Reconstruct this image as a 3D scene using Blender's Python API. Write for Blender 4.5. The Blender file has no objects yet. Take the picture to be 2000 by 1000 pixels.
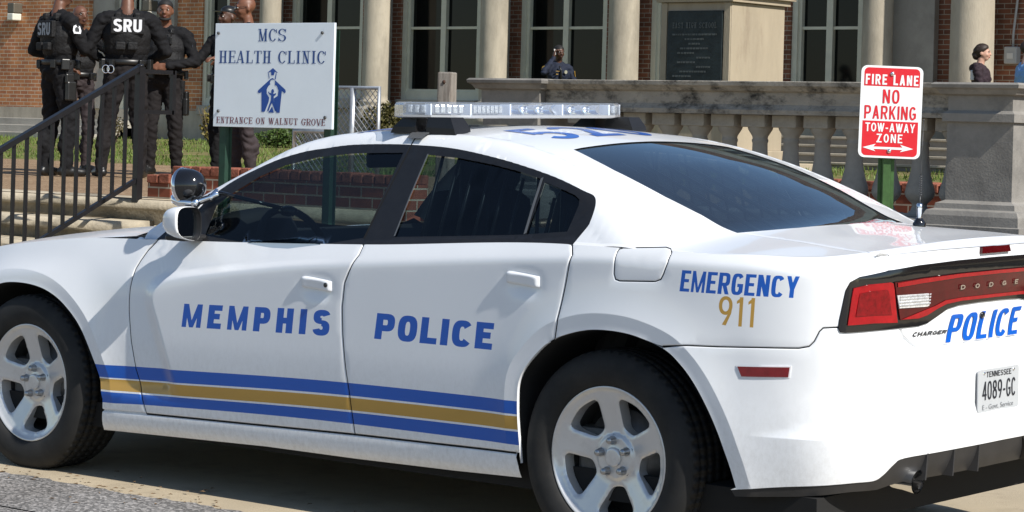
import bpy, bmesh, math, random
import numpy as np
from mathutils import Matrix, Vector, geometry as mgeo
C = bpy.context.scene.collection
R = math.radians
random.seed(7); RNG = np.random.default_rng(7)

# ---------------------------------------------------------------- camera, sky, sun, exposure
CAM_LOC = np.array([-5.23551394, 7.68463950, 1.44609297])
YAW, ROLL, FPX, CY = -0.872199500, -0.0269263728, 4940.22805, 260.047920
_fw = np.array([math.cos(YAW), math.sin(YAW), 0.0])
_rt = np.cross(_fw, [0, 0, 1.0]); _up = np.array([0, 0, 1.0])
CR = _rt*math.cos(ROLL) - _up*math.sin(ROLL); CU = _up*math.cos(ROLL) + _rt*math.sin(ROLL)
cam_data = bpy.data.cameras.new('camera'); cam = bpy.data.objects.new('camera', cam_data); C.objects.link(cam)
cam.matrix_world = Matrix(((CR[0], CU[0], -_fw[0], CAM_LOC[0]), (CR[1], CU[1], -_fw[1], CAM_LOC[1]), (CR[2], CU[2], -_fw[2], CAM_LOC[2]), (0, 0, 0, 1)))
cam_data.sensor_width = 36.0; cam_data.lens = FPX/2000*36; cam_data.shift_y = -(500-CY)/2000
cam_data.clip_start = .1; cam_data.clip_end = 3000
bpy.context.scene.camera = cam
SUN_EL, SUN_D = 42.0, 7.0          # elevation; swing from the car's tail toward its left side
sdir = Vector((-math.cos(R(SUN_EL))*math.cos(R(SUN_D)), math.cos(R(SUN_EL))*math.sin(R(SUN_D)), math.sin(R(SUN_EL))))
world = bpy.data.worlds.new('World'); bpy.context.scene.world = world; world.use_nodes = True
wn = world.node_tree; bg = wn.nodes['Background']
sky = wn.nodes.new('ShaderNodeTexSky'); sky.sky_type = 'NISHITA'; sky.sun_disc = False
sky.sun_elevation = R(SUN_EL); sky.sun_rotation = math.atan2(sdir.x, sdir.y)
sky.air_density = 1.0; sky.dust_density = .25; sky.ozone_density = 1.6
wn.links.new(sky.outputs[0], bg.inputs[0]); bg.inputs[1].default_value = 0.075
sl = bpy.data.lights.new('sun', 'SUN'); sl.energy = 3.8; sl.angle = R(.53); sl.color = (1.0, .955, .88)
so = bpy.data.objects.new('sun', sl); C.objects.link(so); so.location = (0, 0, 30)
so.rotation_euler = sdir.to_track_quat('Z', 'Y').to_euler()
vs = bpy.context.scene.view_settings; vs.view_transform = 'Standard'; vs.look = 'None'; vs.exposure = 0.70; vs.gamma = 1.0
bpy.context.scene.cycles.max_bounces = 8; bpy.context.scene.cycles.transparent_max_bounces = 16
try:
    bpy.context.scene.cycles.use_denoising = True
except Exception: pass

def ray(px, py):
    d = _fw*FPX + CR*(px-1000) - CU*(py-CY); return CAM_LOC, d/np.linalg.norm(d)
def at(px, py, Y):                      # the point of the plane y = Y seen at a pixel of the survey photo
    c, d = ray(px, py); t = (Y-c[1])/d[1]; return c + t*d
def atz(px, py, Z):
    c, d = ray(px, py); t = (Z-c[2])/d[2]; return c + t*d

# ---------------------------------------------------------------- materials
MATS = {}
def mat(name, base, rough=.6, metal=0., var=0., vscale=6., spec=.5, coat=0., bump=0., bscale=60., dark=None, dscale=3., dlo=.45, dhi=.7, stretch=None):
    if name in MATS: return MATS[name]
    m = bpy.data.materials.new(name); m.use_nodes = True; nt = m.node_tree; N = nt.nodes; L = nt.links
    b = N['Principled BSDF']; b.inputs['Roughness'].default_value = rough; b.inputs['Metallic'].default_value = metal
    b.inputs['Specular IOR Level'].default_value = spec; b.inputs['Coat Weight'].default_value = coat; b.inputs['Coat Roughness'].default_value = .03
    b.inputs['Base Color'].default_value = (*base, 1)
    if var or bump or dark:
        tc = N.new('ShaderNodeTexCoord'); co = tc.outputs['Object']
        if stretch:
            mp = N.new('ShaderNodeMapping'); mp.inputs['Scale'].default_value = stretch; L.new(co, mp.inputs[0]); co = mp.outputs[0]
    col = None
    if var:
        n = N.new('ShaderNodeTexNoise'); n.inputs['Scale'].default_value = vscale; n.inputs['Detail'].default_value = 6; n.inputs['Roughness'].default_value = .65
        L.new(co, n.inputs['Vector'])
        rp = N.new('ShaderNodeValToRGB'); rp.color_ramp.elements[0].position = .3; rp.color_ramp.elements[1].position = .7
        lo = tuple(max(0, c*(1-var)) for c in base); hi = tuple(min(1, c*(1+var)) for c in base)
        rp.color_ramp.elements[0].color = (*lo, 1); rp.color_ramp.elements[1].color = (*hi, 1)
        L.new(n.outputs['Fac'], rp.inputs[0]); col = rp.outputs[0]
    if dark:
        n = N.new('ShaderNodeTexNoise'); n.inputs['Scale'].default_value = dscale; n.inputs['Detail'].default_value = 9; n.inputs['Roughness'].default_value = .7
        L.new(co, n.inputs['Vector'])
        rp = N.new('ShaderNodeValToRGB'); rp.color_ramp.elements[0].position = dlo; rp.color_ramp.elements[1].position = dhi
        L.new(n.outputs['Fac'], rp.inputs[0])
        mx = N.new('ShaderNodeMix'); mx.data_type = 'RGBA'; L.new(rp.outputs[0], mx.inputs[0])
        if col: L.new(col, mx.inputs[6])
        else: mx.inputs[6].default_value = (*base, 1)
        mx.inputs[7].default_value = (*dark, 1); col = mx.outputs[2]
    if col: L.new(col, b.inputs['Base Color'])
    if bump:
        n = N.new('ShaderNodeTexNoise'); n.inputs['Scale'].default_value = bscale; n.inputs['Detail'].default_value = 5
        L.new(co, n.inputs['Vector']); bp = N.new('ShaderNodeBump'); bp.inputs['Strength'].default_value = bump; bp.inputs['Distance'].default_value = .02
        L.new(n.outputs['Fac'], bp.inputs['Height']); L.new(bp.outputs[0], b.inputs['Normal'])
    MATS[name] = m; return m
def glass_mat(name, tint, gloss=(1, 1, 1), ior=1.5, rough=.0):
    if name in MATS: return MATS[name]
    m = bpy.data.materials.new(name); m.use_nodes = True; nt = m.node_tree; N = nt.nodes; L = nt.links
    N.remove(N['Principled BSDF']); o = N['Material Output']
    t = N.new('ShaderNodeBsdfTransparent'); t.inputs[0].default_value = (*tint, 1)
    g = N.new('ShaderNodeBsdfGlossy'); g.inputs['Roughness'].default_value = rough; g.inputs[0].default_value = (*gloss, 1)
    lw = N.new('ShaderNodeLayerWeight'); lw.inputs[0].default_value = .5; pw = N.new('ShaderNodeMath'); pw.operation = 'POWER'; pw.inputs[1].default_value = 5.0; L.new(lw.outputs['Facing'], pw.inputs[0])
    f0 = ((ior-1)/(ior+1))**2; f = N.new('ShaderNodeMath'); f.operation = 'MULTIPLY_ADD'; f.inputs[1].default_value = 1-f0; f.inputs[2].default_value = f0; L.new(pw.outputs[0], f.inputs[0])
    x = N.new('ShaderNodeMixShader'); L.new(f.outputs[0], x.inputs[0]); L.new(t.outputs[0], x.inputs[1]); L.new(g.outputs[0], x.inputs[2]); L.new(x.outputs[0], o.inputs[0])
    MATS[name] = m; return m
def brick_mat(name, c1, c2, mortar, axes='xz', sc=(1/.215, 1/.075)):
    if name in MATS: return MATS[name]
    m = bpy.data.materials.new(name); m.use_nodes = True; nt = m.node_tree; N = nt.nodes; L = nt.links; b = N['Principled BSDF']
    b.inputs['Roughness'].default_value = .85; b.inputs['Specular IOR Level'].default_value = .2
    tc = N.new('ShaderNodeTexCoord'); sp = N.new('ShaderNodeSeparateXYZ'); L.new(tc.outputs['Object'], sp.inputs[0])
    ad = N.new('ShaderNodeMath'); ad.operation = 'ADD'; L.new(sp.outputs[0], ad.inputs[0]); L.new(sp.outputs[1], ad.inputs[1])
    cb = N.new('ShaderNodeCombineXYZ'); L.new(ad.outputs[0], cb.inputs[0]); L.new(sp.outputs[2], cb.inputs[1])
    br = N.new('ShaderNodeTexBrick'); br.offset = .5; br.inputs['Scale'].default_value = 1.0
    br.inputs['Brick Width'].default_value = 1/sc[0]; br.inputs['Row Height'].default_value = 1/sc[1]
    br.inputs['Mortar Size'].default_value = .0065; br.inputs['Mortar Smooth'].default_value = .15; br.inputs['Bias'].default_value = 0
    br.inputs['Color1'].default_value = (*c1, 1); br.inputs['Color2'].default_value = (*c2, 1); br.inputs['Mortar'].default_value = (*mortar, 1)
    L.new(cb.outputs[0], br.inputs['Vector'])
    n = N.new('ShaderNodeTexNoise'); n.inputs['Scale'].default_value = 2.2; n.inputs['Detail'].default_value = 8; L.new(tc.outputs['Object'], n.inputs[0])
    rp = N.new('ShaderNodeValToRGB'); rp.color_ramp.elements[0].position = .3; rp.color_ramp.elements[1].position = .72
    rp.color_ramp.elements[0].color = (.62, .6, .58, 1); rp.color_ramp.elements[1].color = (1.15, 1.12, 1.08, 1); L.new(n.outputs[0], rp.inputs[0])
    mx = N.new('ShaderNodeMix'); mx.data_type = 'RGBA'; mx.blend_type = 'MULTIPLY'; mx.inputs[0].default_value = 1; L.new(br.outputs[0], mx.inputs[6]); L.new(rp.outputs[0], mx.inputs[7])
    L.new(mx.outputs[2], b.inputs['Base Color'])
    bp = N.new('ShaderNodeBump'); bp.invert = True; bp.inputs['Strength'].default_value = .6; bp.inputs['Distance'].default_value = .008; L.new(br.outputs['Fac'], bp.inputs['Height']); L.new(bp.outputs[0], b.inputs['Normal'])
    MATS[name] = m; return m

# ---------------------------------------------------------------- objects and meshes
def tag(o, label=None, cat=None, group=None, kind=None):
    for k, v in (('label', label), ('category', cat), ('group', group), ('kind', kind)):
        if v: o[k] = v
    return o
def empty(name, loc=(0, 0, 0), rot=(0, 0, 0), parent=None):
    o = bpy.data.objects.new(name, None); C.objects.link(o); o.location = loc; o.rotation_euler = rot; o.empty_display_size = .2
    if parent: o.parent = parent
    return o
def link(name, me, parent=None):
    o = bpy.data.objects.new(name, me); C.objects.link(o)
    if parent: o.parent = parent
    return o
def mesh_obj(name, V, F, m, parent=None, normals=None, smooth=True, mi=None):
    me = bpy.data.meshes.new(name); me.from_pydata([tuple(v) for v in np.asarray(V)], [], [tuple(int(i) for i in f) for f in F])
    for x in (m if isinstance(m, (list, tuple)) else [m]): me.materials.append(x)
    if mi is not None: me.polygons.foreach_set('material_index', np.asarray(mi, dtype=np.int32))
    if smooth: me.polygons.foreach_set('use_smooth', [True]*len(me.polygons))
    me.update()
    if normals is not None: me.normals_split_custom_set_from_vertices([tuple(n) for n in normals])
    return link(name, me, parent)
class MB:                               # collects boxes, tubes, lathes ... and links them as ONE mesh
    def __init__(s): s.bm = bmesh.new(); s.mi = 0
    def faces(s, V, F, smooth=False):
        vs_ = [s.bm.verts.new(tuple(float(c) for c in v)) for v in V]
        for f in F:
            try:
                q = s.bm.faces.new([vs_[i] for i in f]); q.material_index = s.mi; q.smooth = smooth
            except ValueError: pass
        return vs_
    def box(s, a, b, bev=0., M=None):
        (x0, y0, z0), (x1, y1, z1) = a, b
        V = [(x0, y0, z0), (x1, y0, z0), (x1, y1, z0), (x0, y1, z0), (x0, y0, z1), (x1, y0, z1), (x1, y1, z1), (x0, y1, z1)]
        if M is not None: V = [tuple(M @ Vector(v)) for v in V]
        F = [(3, 2, 1, 0), (4, 5, 6, 7), (0, 1, 5, 4), (1, 2, 6, 5), (2, 3, 7, 6), (3, 0, 4, 7)]
        vv = s.faces(V, F)
        if bev > 0:
            es = list({e for v in vv for e in v.link_edges})
            bmesh.ops.bevel(s.bm, geom=es, offset=bev, segments=2, profile=.5, affect='EDGES')
    def prism(s, pts, d, smooth=False):   # pts: list of 3d points (planar loop), d: extrusion vector
        n = len(pts); A = [np.array(p, float) for p in pts]; Bq = [p+np.array(d, float) for p in A]
        F = [tuple(range(n))[::-1], tuple(range(n, 2*n))] + [(i, (i+1) % n, n+(i+1) % n, n+i) for i in range(n)]
        s.faces(A+Bq, F, smooth)
    def tube(s, P, r, n=10, caps=True, smooth=True, prof=None):
        P = [np.array(p, float) for p in P]; r = [r]*len(P) if np.isscalar(r) else r
        rings = []; up = np.array([0, 0, 1.0]); prev = None
        for i, p in enumerate(P):
            t = (P[min(i+1, len(P)-1)]-P[max(i-1, 0)]); t = t/(np.linalg.norm(t)+1e-9)
            if prev is None:
                a = up if abs(t[2]) < .9 else np.array([1.0, 0, 0]); u = np.cross(t, a); u /= np.linalg.norm(u)
            else:
                u = prev - t*np.dot(prev, t); u /= np.linalg.norm(u)+1e-9
            prev = u; v = np.cross(t, u)
            rings.append([p + r[i]*(math.cos(2*math.pi*k/n)*u+math.sin(2*math.pi*k/n)*v) for k in range(n)])
        V = [q for g in rings for q in g]; m_ = len(P)
        F = [(i*n+k, i*n+(k+1) % n, (i+1)*n+(k+1) % n, (i+1)*n+k) for i in range(m_-1) for k in range(n)]
        if caps: F += [tuple(range(n))[::-1], tuple((m_-1)*n+k for k in range(n))]
        s.faces(V, F, smooth)
    def lathe(s, prof, o=(0, 0, 0), n=24, smooth=True, axis='z', cap=False):
        V = []; 
        for r, h in prof:
            for k in range(n):
                a = 2*math.pi*k/n; q = (r*math.cos(a), r*math.sin(a), h)
                if axis == 'y': q = (q[0], q[2], q[1])
                V.append((q[0]+o[0], q[1]+o[1], q[2]+o[2]))
        m_ = len(prof); F = []
        for i in range(m_-1):
            for k in range(n):
                f = (i*n+k, i*n+(k+1) % n, (i+1)*n+(k+1) % n, (i+1)*n+k); F.append(f[::-1] if axis == 'y' else f)
        if cap: F += [tuple(range(n))[::-1], tuple((m_-1)*n+k for k in range(n))]
        s.faces(V, F, smooth)
    def ball(s, c, r, n=12, M=None, smooth=True):
        r = (r, r, r) if np.isscalar(r) else r; V = [(0, 0, -1)]; m_ = n//2
        for i in range(1, m_):
            a = math.pi*i/m_ - math.pi/2
            V += [(math.cos(a)*math.cos(2*math.pi*k/n), math.cos(a)*math.sin(2*math.pi*k/n), math.sin(a)) for k in range(n)]
        V.append((0, 0, 1)); F = [(0, 1+(k+1) % n, 1+k) for k in range(n)]
        for i in range(m_-2): F += [(1+i*n+k, 1+i*n+(k+1) % n, 1+(i+1)*n+(k+1) % n, 1+(i+1)*n+k) for k in range(n)]
        F += [(len(V)-1, 1+(m_-2)*n+k, 1+(m_-2)*n+(k+1) % n) for k in range(n)]
        W_ = [Vector((v[0]*r[0], v[1]*r[1], v[2]*r[2])) for v in V]
        if M is not None: W_ = [M @ v for v in W_]
        s.faces([tuple(v+Vector(c)) for v in W_], F, smooth)
    def build(s, name, m, parent=None, fix=True):
        if fix: bmesh.ops.recalc_face_normals(s.bm, faces=s.bm.faces)
        me = bpy.data.meshes.new(name); s.bm.to_mesh(me); s.bm.free()
        for x in (m if isinstance(m, (list, tuple)) else [m]): me.materials.append(x)
        return link(name, me, parent)

def inside(x, y, P):
    x = np.asarray(x); y = np.asarray(y); P = np.asarray(P); r = np.zeros(x.shape, bool); n = len(P); j = n-1
    for i in range(n):
        xi, yi = P[i]; xj, yj = P[j]
        if yi != yj:
            c = ((yi > y) != (yj > y)) & (x < (xj-xi)*(y-yi)/(yj-yi)+xi); r ^= c
        j = i
    return r
def dens(P, h, closed=True):
    P = [np.array(p, float) for p in P]; o = []; n = len(P)
    for i in range(n if closed else n-1):
        a, b = P[i], P[(i+1) % n]; k = max(1, int(math.ceil(np.linalg.norm(b-a)/h)))
        o += [a+(b-a)*t/k for t in range(k)]
    if not closed: o.append(P[-1])
    return o
def cdt(keep, holes=(), lines=(), h=.025, hb=None):
    """triangulate the union of the keep polygons minus the holes, with a grid of inner points of spacing h"""
    hb = hb or h; V = []; E = []
    def add(P, closed):
        D = dens(P, hb, closed); b0 = len(V); V.extend([(float(p[0]), float(p[1])) for p in D]); n = len(D)
        E.extend([(b0+i, b0+(i+1) % n) for i in range(n if closed else n-1)])
    for P in keep: add(P, True)
    for P in holes: add(P, True)
    for P in lines: add(P, False)
    A = np.vstack([np.asarray(P, float) for P in keep]); lo, hi = A.min(0), A.max(0)
    gx, gy = np.meshgrid(np.arange(lo[0]+h/2, hi[0], h), np.arange(lo[1]+h/2, hi[1], h)); gx = gx.ravel(); gy = gy.ravel()
    if len(gx):
        gx = gx+RNG.uniform(-.12, .12, gx.shape)*h; gy = gy+RNG.uniform(-.12, .12, gy.shape)*h
        m_ = np.zeros(gx.shape, bool)
        for P in keep: m_ |= inside(gx, gy, P)
        for P in holes: m_ &= ~inside(gx, gy, P)
        gx, gy = gx[m_], gy[m_]
        if len(gx):
            B_ = np.array(V); dmin = np.full(gx.shape, 9.)
            for i in range(0, len(B_), 400): dmin = np.minimum(dmin, np.hypot(gx[:, None]-B_[None, i:i+400, 0], gy[:, None]-B_[None, i:i+400, 1]).min(1))
            k = dmin > .45*h; V.extend(zip(gx[k].tolist(), gy[k].tolist()))
    r = mgeo.delaunay_2d_cdt([Vector(v) for v in V], E, [], 0, 1e-5)
    vv = np.array([(v.x, v.y) for v in r[0]]); ff = np.array([f for f in r[2] if len(f) == 3])
    c = vv[ff].mean(1); k = np.zeros(len(ff), bool)
    for P in keep: k |= inside(c[:, 0], c[:, 1], P)
    for P in holes: k &= ~inside(c[:, 0], c[:, 1], P)
    a = vv[ff]; area = np.abs((a[:, 1, 0]-a[:, 0, 0])*(a[:, 2, 1]-a[:, 0, 1])-(a[:, 2, 0]-a[:, 0, 0])*(a[:, 1, 1]-a[:, 0, 1])); k &= area > 1e-10
    ff = ff[k]; u, inv = np.unique(ff, return_inverse=True); return vv[u], inv.reshape(-1, 3)

# ---------------------------------------------------------------- lettering drawn as strokes
def _arc(cx, cy, rx, ry, a0, a1, tx, ty, p=2.0, n=14):
    o, i_ = [], []
    for k in range(n+1):
        a = R(a0+(a1-a0)*k/n); c, s_ = math.cos(a), math.sin(a); q = (abs(c)**p+abs(s_)**p)**(-1/p)
        o.append((cx+(rx+tx/2)*c*q, cy+(ry+ty/2)*s_*q)); i_.append((cx+(rx-tx/2)*c*q, cy+(ry-ty/2)*s_*q))
    return o+i_[::-1]
def glyph(ch, w, t, th, p=2.0, serif=False):
    """polygons of a capital or digit in a box w wide and 1 high; t = upright stroke, th = level stroke"""
    G = []; thin = th if serif else t; s = th if serif else 0
    V = lambda x, y0=0, y1=1, tt=t: G.append([(x-tt/2, y0), (x+tt/2, y0), (x+tt/2, y1), (x-tt/2, y1)])
    H = lambda y, x0, x1, tt=th: G.append([(x0, y-tt/2), (x1, y-tt/2), (x1, y+tt/2), (x0, y+tt/2)])
    def D(xa, ya, xb, yb, tt=t): G.append([(xa-tt/2, ya), (xa+tt/2, ya), (xb+tt/2, yb), (xb-tt/2, yb)])
    A = lambda cx, cy, rx, ry, a0, a1, n=14: G.append(_arc(cx, cy, rx, ry, a0, a1, t, th, p, n))
    def S(x, y, l=None):
        if serif:
            l = l or t*1.15; H(s/2 if y == 0 else 1-s/2, x-l, x+l, s)
    l, r, m = t/2, w-t/2, w/2; hy = th/2; ch = ch.upper()
    if serif: l += t*.55; r -= t*.55
    if ch == 'A':
        D(l if not serif else thin, 0, m, 1, thin); D(r if not serif else w-t*.9, 0, m, 1, t); H(.3, w*.24, w*.76); S(thin, 0, t*.9); S(w-t*.9, 0, t*.9)
    elif ch in 'BPR':
        V(l); H(1-hy, l, w*.55); S(l, 0); S(l, 1)
        if ch == 'B': H(.52, l, w*.55); H(hy, l, w*.55); A(w*.55, .76, w*.45-t/2, .24-hy, -90, 90); A(w*.55, .26, w*.45-t/2, .26-hy, -90, 90)
        else:
            b = .44 if ch == 'P' else .46; H(b+hy*0, l, w*.55); A(w*.55, (1+b)/2-hy/2, w*.45-t/2, (1-b)/2-hy/2, -90, 90)
            if ch == 'R': D(r+(.12*w if serif else 0), 0, w*.52, b, t); S(r+.1*w, 0, t*.8)
    elif ch in 'CG':
        A(m, .5, w/2-t/2, .5-hy, 38, 322, 28)
        if serif: V(w-th*.6, .66, .97, th*1.2)
        if ch == 'C' and serif: pass
        if ch == 'G': V(r, .12 if not serif else .05, .45); H(.45, m, w if not serif else w*1.05)
    elif ch == 'D': V(l); H(1-hy, l, w*.45); H(hy, l, w*.45); A(w*.45, .5, w*.55-t/2, .5-hy, -90, 90, 20)
    elif ch in 'EF':
        V(l); H(1-hy, l, w); H(.52, l, w*.86); S(l, 0); S(l, 1)
        if serif: V(w-th/2, .76, 1, th); V(w*.8, .4, .64, th)
        if ch == 'E':
            H(hy, l, w)
            if serif: V(w-th/2, 0, .26, th)
    elif ch == 'H': V(l); V(r); H(.5, l, r); [S(a, b) for a in (l, r) for b in (0, 1)]
    elif ch == 'I': V(m); S(m, 0); S(m, 1)
    elif ch == 'K': V(l); D(l+t*.3, .36, r, 1); D(r, 0, w*.38, .58)
    elif ch == 'L':
        V(l); H(hy, l, w); S(l, 0); S(l, 1)
        if serif: V(w-th/2, 0, .28, th)
    elif ch == 'M':
        if serif:
            V(l, 0, 1, thin); V(r); D(l+thin*.1, 1, m, .02, t*.95); D(r-thin*.1, 1, m, .02, thin); [S(a, b, t*.9) for a in (l, r) for b in (0, 1)]
        else:
            k = t*.72; V(k/2, 0, 1, k); V(w-k/2, 0, 1, k); G.append([(0, 1), (k*1.12, 1), (m+k*.42, 0), (m-k*.42, 0)]); G.append([(w, 1), (w-k*1.12, 1), (m-k*.42, 0), (m+k*.42, 0)])
    elif ch == 'N': V(l, 0, 1, thin); V(r, 0, 1, thin); D(l+thin*.1, 1, r-thin*.1, 0, t); S(l, 0); S(l, 1); S(r, 1)
    elif ch in 'O0Q': A(m, .5, w/2-t/2, .5-hy, 0, 180, 20); A(m, .5, w/2-t/2, .5-hy, 180, 360, 20)
    elif ch == 'S':
        A(m, .755-hy*.3, w/2-t/2, .245-hy*.7, 20, 270, 20); A(m, .255+hy*.3, w/2-t/2, .245-hy*.5, 90, -165, 20)
        if serif: V(w-th*.9, .7, .98, th); V(th*.9, .03, .3, th)
    elif ch == 'T':
        V(m); H(1-hy, 0, w); S(m, 0)
        if serif: V(th/2, .74, 1, th); V(w-th/2, .74, 1, th)
    elif ch == 'U': V(l, .3, 1); V(r, .3, 1, thin); A(m, .32, (r-l)/2, .32-hy, 180, 360, 18); S(l, 1); S(r, 1)
    elif ch == 'V': D(t*.7 if serif else l, 1, m, 0, t); D(w-thin if serif else r, 1, m, 0, thin); S(t*.7, 1, t*.9); S(w-thin, 1, t*.7)
    elif ch == 'W':
        for a, b, k in ((.1, .32, t), (.5, .32, thin), (.5, .68, t), (.92, .68, thin)): D(w*a, 1, w*b, 0, k)
        S(w*.1, 1, t*.9); S(w*.5, 1, t*.9); S(w*.92, 1, t*.7)
    elif ch == 'X': D(l, 0, r, 1); D(r, 0, l, 1)
    elif ch == 'Y': V(m, 0, .45); D(m, .38, l, 1, t*.96); D(m, .38, r, 1, t*.96)
    elif ch == 'Z': H(1-hy, 0, w); H(hy, 0, w); D(t*.7, 0, w-t*.7, 1, t*1.1)
    elif ch == '1': V(m+t*.2); G.append([(m+t*.2, 1), (m+t*.2-t*.1, .84), (m-t*1.1, .76), (m-t*1.1, .86)])
    elif ch == '2': A(m, .72, w/2-t/2, .28-hy, 165, -35, 18); D(t*.65, 0, w-t*1.0, .56, t*1.15); H(hy, 0, w)
    elif ch == '4': V(w*.72); H(.27, 0, w); D(t*.5, .27, w*.72, 1, t*.9)
    elif ch == '5': A(m*.96, .31, w/2-t/2, .31-hy, 140, -150, 20); H(1-hy, w*.14, w*.94); G.append([(w*.08, .44), (w*.08+t*.85, .50), (w*.14+t*.9, 1), (w*.14, 1)])
    elif ch == '8': [A(m, .755, w*.45-t/2, .245-hy, a, a+180) for a in (0, 180)]; [A(m, .27, w/2-t/2, .27-hy, a, a+180) for a in (0, 180)]
    elif ch == '9': [A(m, .68, w/2-t/2, .32-hy, a, a+180) for a in (0, 180)]; G.append([(w-t, .62), (w, .68), (w*.93, .42), (w*.36+t*.9, 0), (w*.36-t*.25, 0.02), (w*.72, .42)])
    elif ch == '-': H(.42, w*.1, w*.9, th)
    elif ch == '.': H(hy, m-t*.6, m+t*.6, th)
    return G
WID = dict(I=.34, M=1.22, W=1.35, J=.6, L=.86, E=.88, F=.84, T=.92)
WID.update({'1': .55, '-': .6, '.': .4, ' ': .55})
def layout(text, w=.7, t=.2, th=None, gap=.12, p=2.0, serif=False, adv=None):
    th = th or t; x = 0; out = []
    for ch in text:
        cw = w*WID.get(ch, 1.0) if not (ch == 'I') else (t if not serif else t*2.4)
        if ch == '1' and not serif: cw = max(t*1.9, w*.5)
        if ch != ' ': out.append([[(x+a, b) for a, b in P] for P in glyph(ch, cw, t, th, p, serif)])
        x += cw+gap
    W_ = x-gap
    return [[[(a/W_, b) for a, b in P] for P in g] for g in out], W_
def text_tris(text, h=.2, **k):
    """merged triangles of a line of text in the unit square"""
    L_, W_ = layout(text, **k); VV = []; FF = []; n = 0
    for g in L_:
        v, f = cdt(g, h=9., hb=h); VV.append(v); FF.append(f+n); n += len(v)
    return np.vstack(VV), np.vstack(FF)
def bilin(q, uv):
    q = np.array(q, float); u = uv[:, :1]; v = uv[:, 1:]
    return q[0]*(1-u)*(1-v)+q[1]*u*(1-v)+q[2]*u*v+q[3]*(1-u)*v
def flat_text(name, text, q3, m, parent, off=.0015, h=9., thick=0., **k):
    """lettering on the flat quad q3 (bottom-left, bottom-right, top-right, top-left)"""
    v, f = text_tris(text, h=h, **k); q3 = np.array(q3, float); n = np.cross(q3[1]-q3[0], q3[3]-q3[0]); n /= np.linalg.norm(n)
    return mesh_obj(name, bilin(q3, v)+n*off, f, m, parent, smooth=False)
def rrect(x0, y0, x1, y1, r, n=5):
    o = []
    for cx, cy, a in ((x1-r, y0+r, -90), (x1-r, y1-r, 0), (x0+r, y1-r, 90), (x0+r, y0+r, 180)):
        o += [(cx+r*math.cos(R(a+90*k/n)), cy+r*math.sin(R(a+90*k/n))) for k in range(n+1)]
    return o
# ---------------------------------------------------------------- skin of the car: W(s, z) the wall round it, U(x, y) its upper side
def pchip(xs,ys):
    xs=np.array(xs,float);ys=np.array(ys,float)
    if xs[0]>xs[-1]: xs=xs[::-1];ys=ys[::-1]
    h=np.diff(xs);dl=np.diff(ys)/h
    m=np.zeros_like(ys);m[0]=dl[0];m[-1]=dl[-1]
    for i in range(1,len(xs)-1):
        if dl[i-1]*dl[i]>0:
            w1=2*h[i]+h[i-1];w2=h[i]+2*h[i-1];m[i]=(w1+w2)/(w1/dl[i-1]+w2/dl[i])
    def f(x):
        x=np.clip(np.asarray(x,float),xs[0],xs[-1]);i=np.clip(np.searchsorted(xs,x)-1,0,len(h)-1)
        t=(x-xs[i])/h[i];a=h[i]
        return (2*t**3-3*t**2+1)*ys[i]+(t**3-2*t**2+t)*a*m[i]+(-2*t**3+3*t**2)*ys[i+1]+(t**3-t**2)*a*m[i+1]
    return f
def sst(x,a,b):
    t=np.clip((np.asarray(x,float)-a)/(b-a),0,1);return t*t*(3-2*t)
def cat(P,n=40):
    P=np.array(P,float);Q=np.vstack([2*P[0]-P[1],P,2*P[-1]-P[-2]]);o=[]
    for i in range(1,len(Q)-2):
        t=np.linspace(0,1,n,endpoint=False)[:,None];a,b,c,d=Q[i-1],Q[i],Q[i+1],Q[i+2]
        o.append(.5*((2*b)+(c-a)*t+(2*a-5*b+4*c-d)*t**2+(3*b-a-3*c+d)*t**3))
    o.append(Q[-2][None]);return np.vstack(o)
PLAN=[(-.925,-.68),(-.972,-.48),(-.993,-.25),(-1.0,0),(-.993,.25),(-.972,.48),(-.925,.68),(-.868,.79),(-.79,.86),(-.66,.905),(-.45,.935),(-.2,.947),(0,.95),(.25,.943),(.5,.934),(.9,.928),(1.5,.925),(2.1,.927),(2.5,.933),(2.8,.942),(3.05,.944),(3.3,.935),(3.55,.90),(3.75,.84),(3.88,.74),(3.96,.55),(4.0,.3),(4.015,0),(4.015,-.12)]
_p=cat(PLAN,60);_d=np.r_[0,np.cumsum(np.hypot(*np.diff(_p,axis=0).T))]
_ss=np.arange(0,_d[-1],.01);_xy=np.stack([np.interp(_ss,_d,_p[:,0]),np.interp(_ss,_d,_p[:,1])],1)
for _ in range(12): _xy[1:-1]=.25*_xy[:-2]+.5*_xy[1:-1]+.25*_xy[2:]
_i0=np.where((_xy[:,1]>.5)&(_xy[:,0]>0))[0][0]; S0=_ss[_i0]-_xy[_i0,0]
_ss=_ss-S0
_t=np.gradient(_xy,_ss,axis=0);_t/=np.hypot(*_t.T)[:,None];_n=np.stack([-_t[:,1],_t[:,0]],1)
for _ in range(6): _n[1:-1]=.25*_n[:-2]+.5*_n[1:-1]+.25*_n[2:]
_n/=np.hypot(*_n.T)[:,None]
SR=float(np.interp(0,_xy[:200,1],_ss[:200]))   # rear centre
SF=float(_ss[np.where(_xy[:,1]>0)[0][-1]])
def plan(s):
    return np.stack([np.interp(s,_ss,_xy[:,0]),np.interp(s,_ss,_xy[:,1])],-1),np.stack([np.interp(s,_ss,_n[:,0]),np.interp(s,_ss,_n[:,1])],-1)
zBx=pchip([-1.9,-1.4,-1.15,-.95,-.7,-.3,.15,1.17,2.02,2.34,2.71,3.04,3.37,3.6,3.9,4.3,5],[1.086,1.084,1.077,1.068,1.066,1.071,1.072,1.021,.990,.982,.972,.942,.897,.855,.79,.72,.70])
kx=pchip([-1.2,-.6,.2,.9,3,4.5],[1.5,1.25,1.34,1.45,1.3,1.2])
def ztop(s): return zBx(s)
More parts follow.
